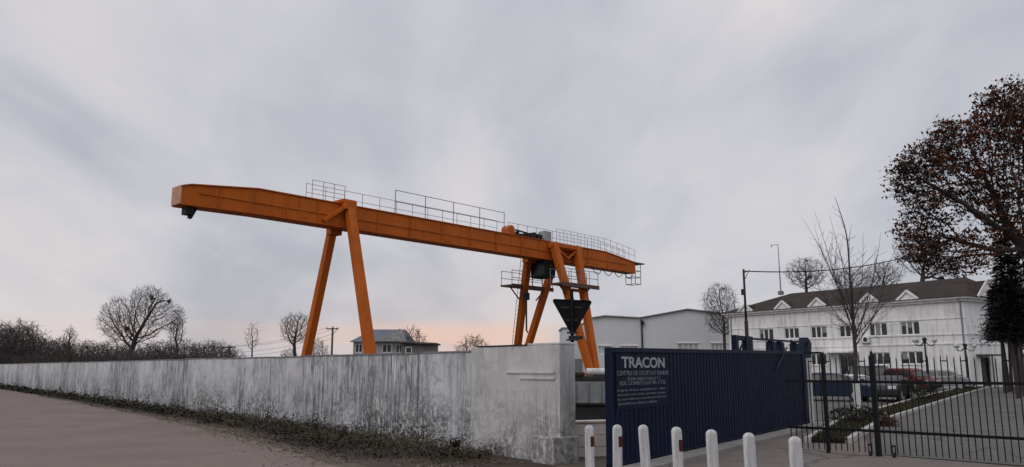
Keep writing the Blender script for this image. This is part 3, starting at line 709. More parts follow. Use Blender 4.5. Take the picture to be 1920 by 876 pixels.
# hoist rope and hook
hx = 3.9; hy = 1.3
mb = MB(); mb.tube((hx - .09, hy, 6.75), (hx - .09, hy, 9.1), .015, n=5); mb.tube((hx + .09, hy, 6.75), (hx + .09, hy, 9.1), .015, n=5); ho = mb.build('hoist_rope', M['dark_steel'], cr)
mb = MB(); mb.box((hx, hy, 6.55), (.42, .25, .5)); mb.tube((hx, hy, 4.2), (hx, hy, 6.35), .06, n=8); mb.tube((hx, hy, 4.2), (hx + .12, hy, 4.05), .05, n=8); mb.build('hook', M['dark_steel'], ho)
# machinery on top
mb = MB(); mb.lathe([(.22, -.34), (.33, -.32), (.33, .32), (.22, .34)], n=18)
mb.v = [(x + .62, z * 1.0 - .05, y + 10.80) for x, y, z in mb.v]
mb.b2(.27, .97, -.40, .30, 10.475, 10.7); mb.build('winch_drum', plain('bright_orange_cover', (.40, .095, .016), .6, spec=.15), cr, bevel=.01).location.z = -.2
mb = MB()
rg = random.Random(3)
for k in range(8):
    x = 1.15 + k * .34; mb.b2(x, x + rg.uniform(.15, .3), -.4, rg.uniform(-.1, .4), 10.475, 10.475 + rg.uniform(.18, .5))
mb.tube((1.2, -.2, 10.9), (3.5, -.2, 10.75), .06, n=8); mb.build('winch_motor', M['dark_steel'], cr).location.z = -.2
mb = MB(); mb.b2(4.0, 4.7, -.35, .25, 10.48, 11.2); mb.build('control_cabinet', plain('cabinet_grey', (.25, .27, .29), .5), cr, bevel=.015).location.z = -.2
# railings along the top
def railing(x0, x1, n, y, hgt, m, rz=(1, .5), zf=lambda x: ZT + .055, r=.022):
    mb = MB(); xs = [x0 + (x1 - x0) * k / n for k in range(n + 1)]
    for x in xs: mb.tube((x, y, zf(x)), (x, y, zf(x) + hgt), r * 1.15, n=5)
    for f_ in rz:
        for a, b in zip(xs, xs[1:]): mb.tube((a, y, zf(a) + hgt * f_), (b, y, zf(b) + hgt * f_), r, n=5)
    return mb.build('railing', m, cr)
railing(-9.2, -.25, 4, -.52, 1.32, M['rail'], r=.02)
railing(-14.4, .0, 12, .38, .95, M['grey_steel'], r=.014)
railing(1.1, 4.9, 4, .38, 1.0, M['rail'], r=.014)
zz_ = lambda x: ZT + .055 if x < 10.8 else ZT + .055 - (x - 10.8) * (.45 / 3.9)
railing(4.9, 14.6, 12, .38, 1.0, M['grey_steel'], zf=zz_, r=.015); railing(5.0, 14.6, 12, -.56, .95, M['grey_steel'], zf=zz_, r=.013)
railing(-14.6, -12.6, 3, -.52, .95, M['grey_steel'], r=.014)
# festoon cable and end cage
mb = MB()
for k in range(4):
    xa = 8.9 + k * 1.35; pts = [(xa + 1.35 * t / 8, -.62, 9.0 - .55 * math.sin(math.pi * t / 8) ** .8) for t in range(9)]; mb.path(pts, .028, 5)
mb.build('festoon_cable', M['dark_steel'], cr)
mb = MB()
for xx in (14.75, 15.5):
    for yy in (-.45, .45): mb.tube((xx, yy, 8.15), (xx, yy, 9.75), .03, n=5)
for z in (8.15, 8.7, 9.2):
    for yy in (-.45, .45): mb.tube((14.75, yy, z), (15.5, yy, z), .025, n=5)
    for xx in (14.75, 15.5): mb.tube((xx, -.45, z), (xx, .45, z), .025, n=5)
cg = mb.build('end_cage', M['grey_steel'], cr)
mb = MB(); mb.b2(14.5, 15.9, -.6, .6, 9.76, 9.84); mb.build('cage_roof', M['walkway'], cg)
# ------------------------------------------------------------------ the white two-storey building
BP = Vector((38.1, 65.3)); bq = Vector((24.05 - 38.1, 86.1 - 65.3)); BLN = bq.length; bd = bq.normalized()
bl = thing('office_building', 'white two-storey building with brown hipped roof and small pediment gables', 'building', (BP.x, BP.y, 0), math.atan2(bd.y, bd.x))
EV, DEP = 7.45, 10.0        # local x along the front, front at y=0, body behind it (-y)
def bp(px, py): return onplane(px, py, BP, bd)
upw = [(1423, 1450, 617, 638), (1470, 1498, 615, 635), (1520, 1550, 612, 634), (1573, 1607, 610, 632), (1629, 1663, 606, 630), (1688, 1724, 603, 628)]
loww = [(1632, 1669, 661, 684), (1689, 1731, 659, 683)]
holes = []
for L_, typ in ((upw, 'u'), (loww, 'l')):
    for a, b, t, bo in L_:
        x1 = bp(a, (t + bo) / 2)[0]; x0 = bp(b, (t + bo) / 2)[0]; m_ = (a + b) / 2
        holes.append((x0, x1, bp(m_, bo)[1], bp(m_, t)[1]))
# two more openings of the ground floor towards the left, and the doorway
dx1, dx0 = bp(1574, 690)[0], bp(1603, 690)[0]
door = (dx0, dx1, .02, bp(1590, 664)[1]); 
for a, b in ((1470, 1498), (1520, 1550)):
    x1 = bp(a, 675)[0]; x0 = bp(b, 675)[0]; holes.append((x0, x1, holes[6][2], holes[6][3]))
def wall_with_holes(mb, x0, x1, z0, z1, hs, y=0.0, dep=.18, flip=1):
    xs = sorted({x0, x1, *[h[0] for h in hs], *[h[1] for h in hs]}); zs = sorted({z0, z1, *[h[2] for h in hs], *[h[3] for h in hs]})
    for a, b in zip(xs, xs[1:]):
        for c, d in zip(zs, zs[1:]):
            mx, mz = (a + b) / 2, (c + d) / 2
            if any(h[0] < mx < h[1] and h[2] < mz < h[3] for h in hs): continue
            mb.add([(a, y, c), (b, y, c), (b, y, d), (a, y, d)], [(0, 1, 2, 3)])
    for h in hs:
        a, b, c, d = h; yi = y - dep
        mb.add([(a, y, c), (b, y, c), (b, yi, c), (a, yi, c)], [(0, 1, 2, 3)]); mb.add([(a, y, d), (b, y, d), (b, yi, d), (a, yi, d)], [(0, 1, 2, 3)])
        mb.add([(a, y, c), (a, y, d), (a, yi, d), (a, yi, c)], [(0, 1, 2, 3)]); mb.add([(b, y, c), (b, y, d), (b, yi, d), (b, yi, c)], [(0, 1, 2, 3)])
mb = MB(); wall_with_holes(mb, 0, BLN, 0, EV, holes + [door])
mb.add([(0, -DEP, 0), (BLN, -DEP, 0), (BLN, -DEP, EV), (0, -DEP, EV)], [(0, 1, 2, 3)]); mb.add([(BLN, 0, 0), (BLN, -DEP, 0), (BLN, -DEP, EV), (BLN, 0, EV)], [(0, 1, 2, 3)])
mb2 = MB(); sh = [(3.0, 4.3, 4.3, 5.5)]; sdoor = (1.6, 3.2, .02, 2.5)
wall_with_holes(mb2, 0, DEP, 0, EV, sh + [sdoor], 0.0)
mb.add([(-y if False else y * 1.0, -x, z) for x, y, z in mb2.v], mb2.f)      # turned onto the right-hand end, running back
mb.build('wall', M['white_bldg'], bl)
def window(x0, x1, z0, z1, n=3, yoff=-.12):
    f_ = MB(); w_ = .07
    f_.b2(x0, x1, yoff - .05, yoff + .03, z0, z0 + w_); f_.b2(x0, x1, yoff - .05, yoff + .03, z1 - w_, z1)
    for k in range(n + 1):
        x = x0 + (x1 - x0 - w_) * k / n; ww = w_ if k in (0, n) else .13
        f_.b2(x, x + ww, yoff - .048, yoff + .028, z0 + w_ + .001, z1 - w_ - .001)
    f_.b2(x0 - .08, x1 + .08, -.02 + .003, .09, z0 - .07, z0 - .002)
    fo = f_.build('window', M['white_frame'], bl)
    g = MB(); g.add([(x0, yoff - .03, z0), (x1, yoff - .03, z0), (x1, yoff - .03, z1), (x0, yoff - .03, z1)], [(0, 1, 2, 3)]); g.build('pane', M['glass'], fo)
    # something behind the glass: a pale blind half drawn
    return fo
M['blind'] = plain('grey_blind', (.22, .22, .22), .8, .15, 2)
for ih, h in enumerate(holes):
    wo = window(*h); a, b, c, d = h; t = (b - a) / 3
    for kk, fr in {0: [(2, .35)], 2: [(0, .5)], 4: [(1, .95)], 5: [(1, .4), (2, .25)], 7: [(2, .55)]}.get(ih, []):
        g = MB(); g.add([(a + t * kk + .06, -.14, d - .06 - (d - c) * fr), (a + t * (kk + 1) - .06, -.14, d - .06 - (d - c) * fr), (a + t * (kk + 1) - .06, -.14, d - .06), (a + t * kk + .06, -.14, d - .06)], [(0, 1, 2, 3)]); g.build('blind', M['blind'], wo)
for xx in (.25, BLN - .3):
    mb = MB(); mb.tube((xx, .08, 0), (xx, .08, EV - .25), .055, n=8); mb.tube((xx, .08, EV - .25), (xx, .45, EV), .055, n=8); mb.build('drainpipe', M['grey_steel'], bl)
mb = MB(); a, b, c, d = door
mb.b2(a, b, -.14, -.10, c, d); dr = mb.build('door', plain('grey_door', (.30, .30, .31), .5), bl)
mb = MB(); mb.b2(a + .18, (a + b) / 2 - .08, -.098, -.09, c + .3, d - .2); mb.b2((a + b) / 2 + .08, b - .18, -.098, -.09, c + .3, d - .2); mb.build('pane', M['glass'], dr)
mb = MB(); mb.b2(a - .5, b + 1.2, .003, 1.3, d + .12, d + .26); mb.build('canopy', M['white_bldg'], bl)
# end-wall window and door (x = 0 plane)
f_ = MB(); f_.b2(-.02 - .1 + .14, .05 + .03, -4.35, -2.95, 4.2, 4.28)
f_.b2(.0 - .12, -.06, -4.3, -3.0, 4.3, 4.37); f_.b2(-.12, -.06, -4.3, -3.0, 5.43, 5.5)
for yy in (-4.3, -3.72, -3.07): f_.b2(-.12, -.06, yy, yy + .07, 4.371, 5.429)
# end wall opens inwards in +x
fo = f_.build('window', M['white_frame'], bl); g = MB(); g.add([(.09, -4.3, 4.3), (.09, -3, 4.3), (.09, -3, 5.5), (.09, -4.3, 5.5)], [(0, 1, 2, 3)])
fo.location.x = .16
g.v = [(-.09, y, z) for x, y, z in g.v]; g.build('pane', M['glass'], fo)
mb = MB(); mb.b2(.12, .16, -3.2, -1.6, .02, 2.5); mb.build('door', plain('brown_door', (.05, .04, .035), .5), bl)
mb = MB(); mb.b2(-1.3, -.003, -3.6, -1.2, 2.65, 2.78); mb.b2(-1.25, -1.15, -3.5, -3.4, 0, 2.649); mb.b2(-1.25, -1.15, -1.4, -1.3, 0, 2.649); mb.build('porch', plain('porch_dark', (.06, .055, .055), .7), bl)
# string courses and cornice
mb = MB(); z1_, z2_ = bp(1760, 627.5)[1], bp(1760, 645)[1]
for z in (z1_, z2_): mb.b2(-.06, BLN + .06, -.03, .07, z - .06, z + .06)
mb.b2(-.06, -.003, -DEP, -.031, z2_ - .06, z2_ + .06); mb.b2(-.06, -.003, -DEP, -.031, z1_ - .06, z1_ + .06)
mb.b2(-.05, BLN + .05, -.02, .06, bp(1760, 598)[1] - .03, bp(1760, 598)[1] + .03)
mb.build('string_course', M['white_bldg'], bl)
mb = MB(); mb.b2(-.55, BLN + .55, -DEP - .5, .55, EV - .02, EV + .14); mb.b2(-.3, BLN + .3, -.2, .28, EV - .22, EV - .021); mb.b2(-.28, -.01, -DEP, -.21, EV - .22, EV - .021); mb.build('cornice', M['white_bldg'], bl)
def mk_roof():
    t = NT('brown_shingles'); co = t.coord((1, 1, 1)); n = t.noise(.6, 6, .65, .3, co)
    b = t.ramp(n, 0, [(.3, (.028, .022, .018)), (.7, (.048, .036, .030))])
    br = t.n('ShaderNodeTexBrick'); br.inputs['Scale'].default_value = 3; br.inputs['Color1'].default_value = (1.1, 1.1, 1.1, 1); br.inputs['Color2'].default_value = (.8, .8, .8, 1); br.inputs['Mortar'].default_value = (.5, .5, .5, 1)
    t.l(co, 0, br, 'Vector'); t.color(t.mix(1.0, b, br, 'MULTIPLY')); t.set(Roughness=.9); t.bs.inputs['Specular IOR Level'].default_value = .2; return t.m
M['roof'] = mk_roof()
e = EV + .145; o_ = .7; RH = 2.15
mb = MB(); hi = 4.6
vs = [(-o_, o_, e), (BLN + o_, o_, e), (BLN + o_, -DEP - o_, e), (-o_, -DEP - o_, e), (2.0, -DEP / 2, e + RH), (BLN - hi, -DEP / 2, e + RH)]
mb.add(vs, [(0, 1, 5, 4), (1, 2, 5), (2, 3, 4, 5), (3, 0, 4), (0, 3, 2, 1)]); rf_ = mb.build('roof', M['roof'], bl)
slope = RH / (DEP / 2 + o_)
for px, wpx in ((1402, 30), (1472, 26), (1537, 30), (1634, 32), (1707, 38)):
    xc = bp(px, 560)[0]; hw = .88; hh = .72
    g = MB()
    def rz_(y): return e + (o_ - y) * slope
    yf = .55; yb_ = yf - hh / slope
    # gable roof wedge back into the slope
    zb = e + .06
    A_ = (xc - hw, yf, zb); B_ = (xc + hw, yf, zb); C_ = (xc, yf, zb + hh); E_ = (xc, yb_, zb + hh)
    Ab = (xc - hw, yf - .3, zb - .05); Bb = (xc + hw, yf - .3, zb - .05)
    g.add([A_, B_, C_, E_, Ab, Bb], [(0, 2, 3, 4), (1, 5, 3, 2)]); dm = g.build('pediment_gable', M['roof'], rf_)
    g2 = MB(); g2.add([(xc - hw + .1, yf - .08, zb), (xc + hw - .1, yf - .08, zb), (xc, yf - .08, zb + hh - .08)], [(0, 1, 2)]);
    for s_ in (-1, 1): g2.bar((xc + s_ * (hw + .1), yf + .02, zb - .02), (xc, yf + .02, zb + hh + .05), .08, .20, side=(0, 1, 0))
    g2.b2(xc - hw - .05, xc + hw + .05, yf - .04, yf + .03, zb - .1, zb + .02)
    g2.build('gable_trim', M['white_bldg'], rf_)
# side gable at the right-hand end
g = MB(); zb = e + .02; yc = -3.2; hw = 1.9; hh = 1.5; xf = -.62
g.add([(xf, yc - hw, zb), (xf, yc + hw, zb), (xf, yc, zb + hh), (2.2, yc, zb + hh), (.2, yc - hw, zb), (.2, yc + hw, zb)], [(0, 2, 3, 4), (1, 5, 3, 2)]); g.build('side_gable', M['roof'], rf_)
g = MB(); g.add([(xf + .06, yc - hw + .1, zb), (xf + .06, yc + hw - .1, zb), (xf + .06, yc, zb + hh - .08)], [(0, 1, 2)])
for s_ in (-1, 1): g.bar((xf - .02, yc + s_ * (hw + .1), zb - .02), (xf - .02, yc, zb + hh + .05), .08, .24, side=(1, 0, 0))
g.build('gable_trim', M['white_bldg'], rf_)
# air conditioners on the facade
for px, py, lab in ((1625, 637, 'white air conditioner under the upper windows near the young tree'), (1487, 641, 'small air conditioner on the facade above the navy gate frame')):
    x, z = bp(px, py); p = lin(BP, bd, x)
    ac = thing('air_conditioner', lab, 'air conditioner', (p.x, p.y, z), math.atan2(bd.y, bd.x), 'air conditioners on the white facade')
    mb = MB(); mb.b2(-.42, .42, .09, .4, -.3, .3); mb.build('case', M['white_frame'], ac, bevel=.02)
    mb = MB(); mb.lathe([(.2, 0), (.21, .015), (.16, .02)], n=16); mb.v = [(x_ - .1, .402 + z_, y_) for x_, y_, z_ in mb.v]; mb.build('fan_grille', M['dark_steel'], ac)
    mb = MB(); mb.b2(-.3, -.26, .03, .4, -.36, -.301); mb.b2(.26, .3, .03, .4, -.36, -.301); mb.build('bracket', M['grey_steel'], ac)
# roof mast
q = onplane(1464, 548, lin(BP, bd, 0) - Vector((-bd.y, bd.x)) * -DEP / 2 if False else BP + Vector((bd.y, -bd.x)) * (DEP / 2), bd)
nb = Vector((bd.y, -bd.x)) * (DEP / 2)      # towards the ridge (local -y)
qp = lin(BP + nb, bd, q[0]); ztop = onplane(1462, 457, BP + nb, bd)[1]
am = thing('antenna_mast', 'thin grey antenna mast standing on the brown roof ridge', 'antenna', (qp.x, qp.y, e + RH - .1), math.atan2(bd.y, bd.x))
hm = ztop - (e + RH - .1)
mb = MB(); mb.tube((0, 0, 0), (0, 0, hm * .55), .075, .06, 8); mb.tube((0, 0, hm * .55), (0, 0, hm), .05, .035, 8); mb.build('pole', M['grey_steel'], am)
mb = MB(); mb.tube((0, 0, hm - .1), (.9, 0, hm - .02), .035, n=6); mb.tube((.9, 0, hm), (.9, 0, hm - .3), .04, n=6); mb.build('antenna_arm', M['grey_steel'], am)
mb = MB(); mb.box((0, 0, .25), (.5, .4, .4)); mb.build('base', M['grey_steel'], am)
# ------------------------------------------------------------------ warehouses
def warehouse(name, label, x0, x1, Y, h, ridge, rx, dep, wins, rz=0.0, mat=None):
    th = thing(name, label, 'warehouse', (x0, Y, 0), rz); L = x1 - x0
    hs = [(a, b, c, d) for a, b, c, d in wins]
    prof = [(0, 0), (L, 0), (L, h), (rx, ridge), (0, h)]
    mb = MB(); t = MB(); wall_with_holes(t, 0, L, 0, h, hs, 0.0, -.25); mb.add(t.v, t.f)
    mb.add([(0, 0, h), (L, 0, h), (rx, 0, ridge)], [(0, 1, 2)]); mb.add([(0, dep, 0), (L, dep, 0), (L, dep, h), (rx, dep, ridge), (0, dep, h)], [(0, 1, 2, 3, 4)])
    mb.add([(0, 0, 0), (0, dep, 0), (0, dep, h), (0, 0, h)], [(0, 1, 2, 3)]); mb.add([(L, 0, 0), (L, dep, 0), (L, dep, h), (L, 0, h)], [(0, 1, 2, 3)])
    mb.build('wall', mat, th)
    mb = MB(); mb.bar((-.15, dep / 2 - .2, h + .08), (rx, dep / 2 - .2, ridge + .09), dep + .4, .12, side=(0, 1, 0)); mb.bar((rx, dep / 2 - .2, ridge + .09), (L + .02, dep / 2 - .2, h + .08), dep + .4, .12, side=(0, 1, 0))
    mb.build('roof', plain('grey_sheet_roof', (.22, .22, .23), .6), th)
    for a, b, c, d in hs:
        mb = MB(); w_ = .09; mb.b2(a, b, .1, .16, c, c + w_); mb.b2(a, b, .1, .16, d - w_, d); n = 4
        for k in range(n + 1):
            x = a + (b - a - w_) * k / n; mb.b2(x, x + w_, .1, .16, c + w_ + .001, d - w_ - .001)
        mb.b2(a - .1, b + .1, -.1, -.003, d + .02, d + .16); wo = mb.build('window', M['white_frame'], th)
        g = MB(); g.add([(a, .14, c), (b, .14, c), (b, .14, d), (a, .14, d)], [(0, 1, 2, 3)]); g.build('pane', plain('frosted_pane', (.35, .36, .38), .3), wo)
    return th
def wx(px, Y): return D(px, 640, Y).x
def mk_ware():
    t = NT('pale_grey_cladding'); n = t.noise(.15, 5, .55, .2, t.coord()); st = t.noise(1, 5, .6, 0, t.coord((1.5, 1.5, .12)))
    b = t.ramp(n, 0, [(.3, (.44, .46, .485)), (.7, (.55, .56, .57))]); f = t.ramp(st, 0, [(.55, (0, 0, 0)), (.8, (1, 1, 1))])
    t.color(t.mix(t.math('MULTIPLY', f, .3), b, (.33, .34, .36))); t.set(Roughness=.8); return t.m
M['ware'] = mk_ware()
YW = 102.0
def wz(py): return D(1200, py, YW).z
xa, xb, xc_ = wx(1112, YW), wx(1202, YW), wx(1430, YW)
w1 = [(wx(a, YW) - xa, wx(b, YW) - xa, wz(664), wz(649)) for a, b in ((1122, 1146), (1164, 1196))]
warehouse('warehouse', 'pale grey warehouse with a low flat gable left of the drainpipe', xa, xb - .02, YW, wz(597), wz(593.5), (xb - xa) * .25, 30, w1, 0, M['ware'])
w2 = [(wx(a, YW) - xb, wx(b, YW) - xb, wz(664), wz(644)) for a, b in ((1270, 1310), (1333, 1362))]
wh2 = warehouse('warehouse', 'pale grey warehouse with a higher peaked gable right of the drainpipe', xb + .02, xc_, YW, wz(597), wz(581), wx(1290, YW) - xb, 30, w2, 0, M['ware'])
mb = MB(); mb.tube((.12, -.14, 0), (.12, -.14, wz(600)), .1, n=8); mb.box((.2, -.2, wz(606)), (.4, .4, .5)); mb.build('drainpipe', M['dark_steel'], wh2)
ya = 118.0
sh_ = thing('annex', 'lower pale shed just left of the grey warehouses behind the road sign', 'shed', (wx(1056, ya), ya, 0))
mb = MB(); mb.b2(0, 6.5, 0, 9, 0, D(1065, 616, ya).z); mb.build('wall', M['ware'], sh_)
mb = MB(); mb.b2(-.2, 6.7, -.2, 9.2, D(1065, 616, ya).z + .002, D(1065, 614, ya).z); mb.build('roof', M['grey_steel'], sh_)
mb = MB(); mb.b2(1.4, 3.6, -.05, -.003, 0, 3); mb.build('door', M['grey_steel'], sh_)
# ------------------------------------------------------------------ far house beyond the wall
YH = 110.0
hx0, hx1 = D(660, 640, YH).x, D(764, 640, YH).x; he = D(700, 641, YH).z; hr = D(720, 615, YH).z
hs_ = thing('house', 'far house with a blue-grey hipped roof and pale upper gable seen past the crane leg', 'house', (hx0, YH, 0))
Lh = hx1 - hx0
hw_ = [(.5, 1.5, he - 1.5, he - .3), (1.9, 2.9, he - 1.5, he - .3), (4.3, 5.6, he - 1.5, he - .3), (6.2, 7.2, he - 1.5, he - .3)]
mb = MB(); wall_with_holes(mb, .2, Lh - .2, 0, he, hw_, 0, -.2)
mb.add([(.2, 0, 0), (.2, 9, 0), (.2, 9, he), (.2, 0, he)], [(0, 1, 2, 3)]); mb.add([(Lh - .2, 0, 0), (Lh - .2, 9, 0), (Lh - .2, 9, he), (Lh - .2, 0, he)], [(0, 1, 2, 3)])
mb.build('wall', plain('house_render', (.30, .30, .31), .9, .3, 1.0), hs_)
r0, r1 = D(690, 616, YH).x - hx0, D(752, 616, YH).x - hx0
mb = MB(); vs = [(-.3, -.5, he), (Lh + .2, -.5, he), (Lh + .2, 9.4, he), (-.3, 9.4, he), (r0, 4.4, hr), (r1, 4.4, hr)]
mb.add(vs, [(0, 1, 5, 4), (1, 2, 5), (2, 3, 4, 5), (3, 0, 4), (3, 2, 1, 0)]); hrf = mb.build('roof', plain('blue_grey_sheet', (.075, .09, .115), .6, .25, 1), hs_)
g0, g1 = D(705, 640, YH).x - hx0, D(763, 640, YH).x - hx0
mb = MB(); mb.add([(g0, -.9, he + .02), (g1, -.9, he + .02), ((g0 + g1) / 2 + 1.2, -.9, hr - .15), (g0 + .3, 1, he + .1), (g1, 1.2, he + .1), ((g0 + g1) / 2 + 1.2, 4.2, hr - .1)], [(0, 1, 2), (0, 2, 5, 3), (1, 4, 5, 2)])
mb.build('gable_front', plain('weathered_gable', (.26, .26, .27), .9, .4, 2.5), hrf)
for h in hw_:
    a, b, c, d = h; mb = MB(); mb.b2(a, b, .05, .1, c, c + .08); mb.b2(a, b, .05, .1, d - .08, d); mb.b2(a, a + .08, .05, .1, c + .081, d - .081); mb.b2(b - .08, b, .05, .1, c + .081, d - .081); mb.b2((a + b) / 2 - .04, (a + b) / 2 + .04, .05, .1, c + .081, d - .081)
    wo = mb.build('window', M['white_frame'], hs_); g = MB(); g.add([(a, .09, c), (b, .09, c), (b, .09, d), (a, .09, d)], [(0, 1, 2, 3)]); g.build('pane', M['glass'], wo)
YE = 107.0; ex0, ex1 = D(752, 650, YE).x, D(815, 650, YE).x
ex = thing('outbuilding', 'low dark outbuilding with a flat roof right of the far house', 'shed', (ex0, YE, 0)); Le = ex1 - ex0; ez = D(780, 646, YE).z
mb = MB(); mb.b2(0, Le, 0, 5, 0, ez); mb.build('wall', plain('outbuilding_render', (.14, .13, .13), .9, .3, 1), ex)
mb = MB(); mb.bar((-.3, 2.4, ez + .3), (Le + .3, 2.4, ez + .1), 6.2, .22, side=(0, 1, 0)); mb.build('roof', plain('dark_sheet', (.06, .055, .055), .8), ex)
mb = MB(); mb.b2(.6, 1.5, -.04, -.003, ez - 1.2, ez - .35); wo = mb.build('window', M['white_frame'], ex); mb = MB(); mb.b2(.7, 1.4, -.06, -.041, ez - 1.1, ez - .45); mb.build('pane', M['glass'], wo)
# ------------------------------------------------------------------ poles and wires on the left
def upole(px, ytop, Y, label, arms=True):
    p = D(px, ytop, Y); th = thing('utility_pole', label, 'utility pole', (p.x, Y, 0), rng.uniform(-.2, .2), 'utility poles beyond the wall')
    mb = MB(); mb.tube((0, 0, 0), (0, 0, p.z), .16, .11, 8); mb.build('pole', plain('old_pole', (.09, .075, .065), .9), th)
    if arms:
        mb = MB(); mb.b2(-.75, .75, -.17, -.12, p.z - .35, p.z - .23); mb.bar((.6, -.14, p.z - .35), (.05, -.14, p.z - 1.0), .05, .05); mb.build('crossarm', M['dark_steel'], th)
        for xx in (-.65, 0, .65):
            mb = MB(); mb.lathe([(.03, 0), (.07, .06), (.05, .12), (.07, .16), (.02, .22)], (xx, -.145, p.z - .228), 8); mb.build('insulator', M['white_frame'], th)
    return p
pA = upole(624, 612, 90, 'utility pole with a crossarm standing between the two left crane legs')
pB = upole(431, 647, 96, 'short thin pole with wires among the bare trees left of the crane', True)
pC = D(250, 640, 110)
mb = MB()
for k, (dz, dx) in enumerate(((-.15, -.65), (-.15, .65), (-.9, 0), (-1.4, 0))):
    for a, b in ((pA, pB), (pB, pC)):
        pts = []
        for t in range(13):
            u = t / 12; q = a.lerp(b, u); pts.append((q.x + dx, q.y - .145, q.z + dz - .5 * 4 * u * (1 - u)))
        mb.path(pts, .018, 4)
tag(mb.build('power_line', M['black_iron']), 'thin sagging wires strung between the poles beyond the wall', 'wires')
# ------------------------------------------------------------------ bare trees, grown by space colonisation into a crown envelope
from mathutils.kdtree import KDTree
def grow_tree(seed, base, fork, lobes, n_pts, step, tipr=.008, expo=2.35, twigs=2, twl=.5, r0=None, droop=0.0, reach=None, inner=0.0):
    """base, fork: Vectors; lobes: (centre, radii, weight). Returns segments (a, b, ra, rb) and tip points."""
    rg = random.Random(seed); at = []
    wsum = sum(l[2] for l in lobes)
    for c, rad, wt in lobes:
        k = 0
        while k < n_pts * wt / wsum:
            v = Vector((rg.uniform(-1, 1), rg.uniform(-1, 1), rg.uniform(-1, 1)))
            if v.length > 1 or v.length < inner: continue
            if v.length < .55 and rg.random() < .35: continue
            at.append(Vector((c[0] + v.x * rad[0], c[1] + v.y * rad[1], c[2] + v.z * rad[2]))); k += 1
    nodes = [base.copy()]; par = [-1]
    n = max(2, int((fork - base).length / step)); bend = rnd_perp(rg, (fork - base).normalized()) * step * .25
    for i in range(1, n + 1):
        t = i / n; nodes.append(base.lerp(fork, t) + bend * math.sin(t * math.pi)); par.append(len(nodes) - 2)
    kill = step * 1.1; infl = reach or 1e9
    for it in range(90):
        if not at: break
        kd = KDTree(len(nodes))
        for i, p in enumerate(nodes): kd.insert(p, i)
        kd.balance()
        pull = {}; keep = []
        for a in at:
            co_, i, d = kd.find(a)
            if i < n * .7 and len(nodes) > n + 3 and False: continue
            if d < kill: continue
            keep.append(a)
            if d < infl: pull.setdefault(i, Vector()); pull[i] += (a - nodes[i]).normalized()
        at = keep; new = 0
        for i, v in pull.items():
            if v.length < 1e-5: continue
            d = v.normalized() + Vector((rg.gauss(0, .12), rg.gauss(0, .12), rg.gauss(0, .12) - droop))
            q = nodes[i] + d.normalized() * step
            nodes.append(q); par.append(i); new += 1
        if not new: break
    kids = [0] * len(nodes)
    for p in par:
        if p >= 0: kids[p] += 1
    rad = [0.0] * len(nodes)
    for i in range(len(nodes) - 1, -1, -1):
        if kids[i] == 0: rad[i] = tipr ** expo
        if par[i] >= 0: rad[par[i]] += rad[i]
    rad = [r ** (1 / expo) for r in rad]
    if r0:
        k = r0 / rad[0]; rad = [max(tipr, r * (1 + (k - 1) * min(1, r / rad[0] * 1.6))) for r in rad]
    segs = [(nodes[par[i]], nodes[i], rad[par[i]] if par[i] and kids[par[i]] == 1 else min(rad[par[i]], rad[i] * 1.25), rad[i]) for i in range(1, len(nodes))]
    tips = []
    for i in range(n, len(nodes)):
        if rad[i] < tipr * 4.2:
            d = (nodes[i] - nodes[par[i]]).normalized()
            for _ in range(twigs):
                dd = (d + rnd_perp(rg, d) * rg.uniform(.3, 1.0) + Vector((0, 0, .15 - droop))).normalized(); l = twl * rg.uniform(.5, 1.2)
                m_ = nodes[i] + dd * l * .55; dd2 = (dd + rnd_perp(rg, dd) * .3).normalized(); e_ = m_ + dd2 * l * .45
                segs.append((nodes[i], m_, tipr, tipr * .8)); segs.append((m_, e_, tipr * .8, tipr * .45)); tips.append(e_)
                if rg.random() < .6:
                    d3 = (dd + rnd_perp(rg, dd) * .8).normalized(); segs.append((m_, m_ + d3 * l * .4, tipr * .7, tipr * .4)); tips.append(m_ + d3 * l * .4)
    return segs, tips
def rnd_perp(rg, d):
    v = Vector((rg.gauss(0, 1), rg.gauss(0, 1), rg.gauss(0, 1))); v = v - d * v.dot(d)
    return v.normalized() if v.length > 1e-4 else d.orthogonal().normalized()
def tree_obj(name, label, cat, loc, segs, mt, mc, group=None, thick=.05):
    th = thing(name, label, cat, loc, 0, group); a_ = MB(); b_ = MB()
    for a, b, ra, rb in segs:
        if max(ra, rb) >= thick: a_.tube(a, b, ra, rb, 7, False)
        else: b_.tube(a, b, ra, rb, 3, False)
    if a_.v: a_.build('trunk', mt, th, smooth=True, fix=False)
    b_.build('crown', mc, th, fix=False); return th
def place(px, Y):
    p = D(px, 690, Y); return (p.x, Y, 0)
def lobes_px(lob, Y, o, depth=1.0):
    out = []
    for cx, cy, rx, rz, wt, *dy in lob:
        p = D(cx, cy, Y); k = Y / F * 1.01
        out.append(((p.x - o[0], dy[0] if dy else 0.0, p.z), (rx * k, rx * k * depth, rz * k), wt))
    return out
def px_tree(name, label, cat, seed, bx, fx, fy, Y, lob, n, step, mt='bark', mc='twig', r0=.25, tipr=.011, twigs=2, twl=.6, group=None, depth=.9, thick=.05):
    o = place(bx, Y); f_ = D(fx, fy, Y)
    segs, tips = grow_tree(seed, Vector((0, 0, -.1)), Vector((f_.x - o[0], 0, f_.z)), lobes_px(lob, Y, o, depth), n, step, tipr=tipr, r0=r0, twigs=twigs, twl=twl)
    return tree_obj(name, label, cat, o, segs, M[mt], M[mc], group, thick), segs, tips
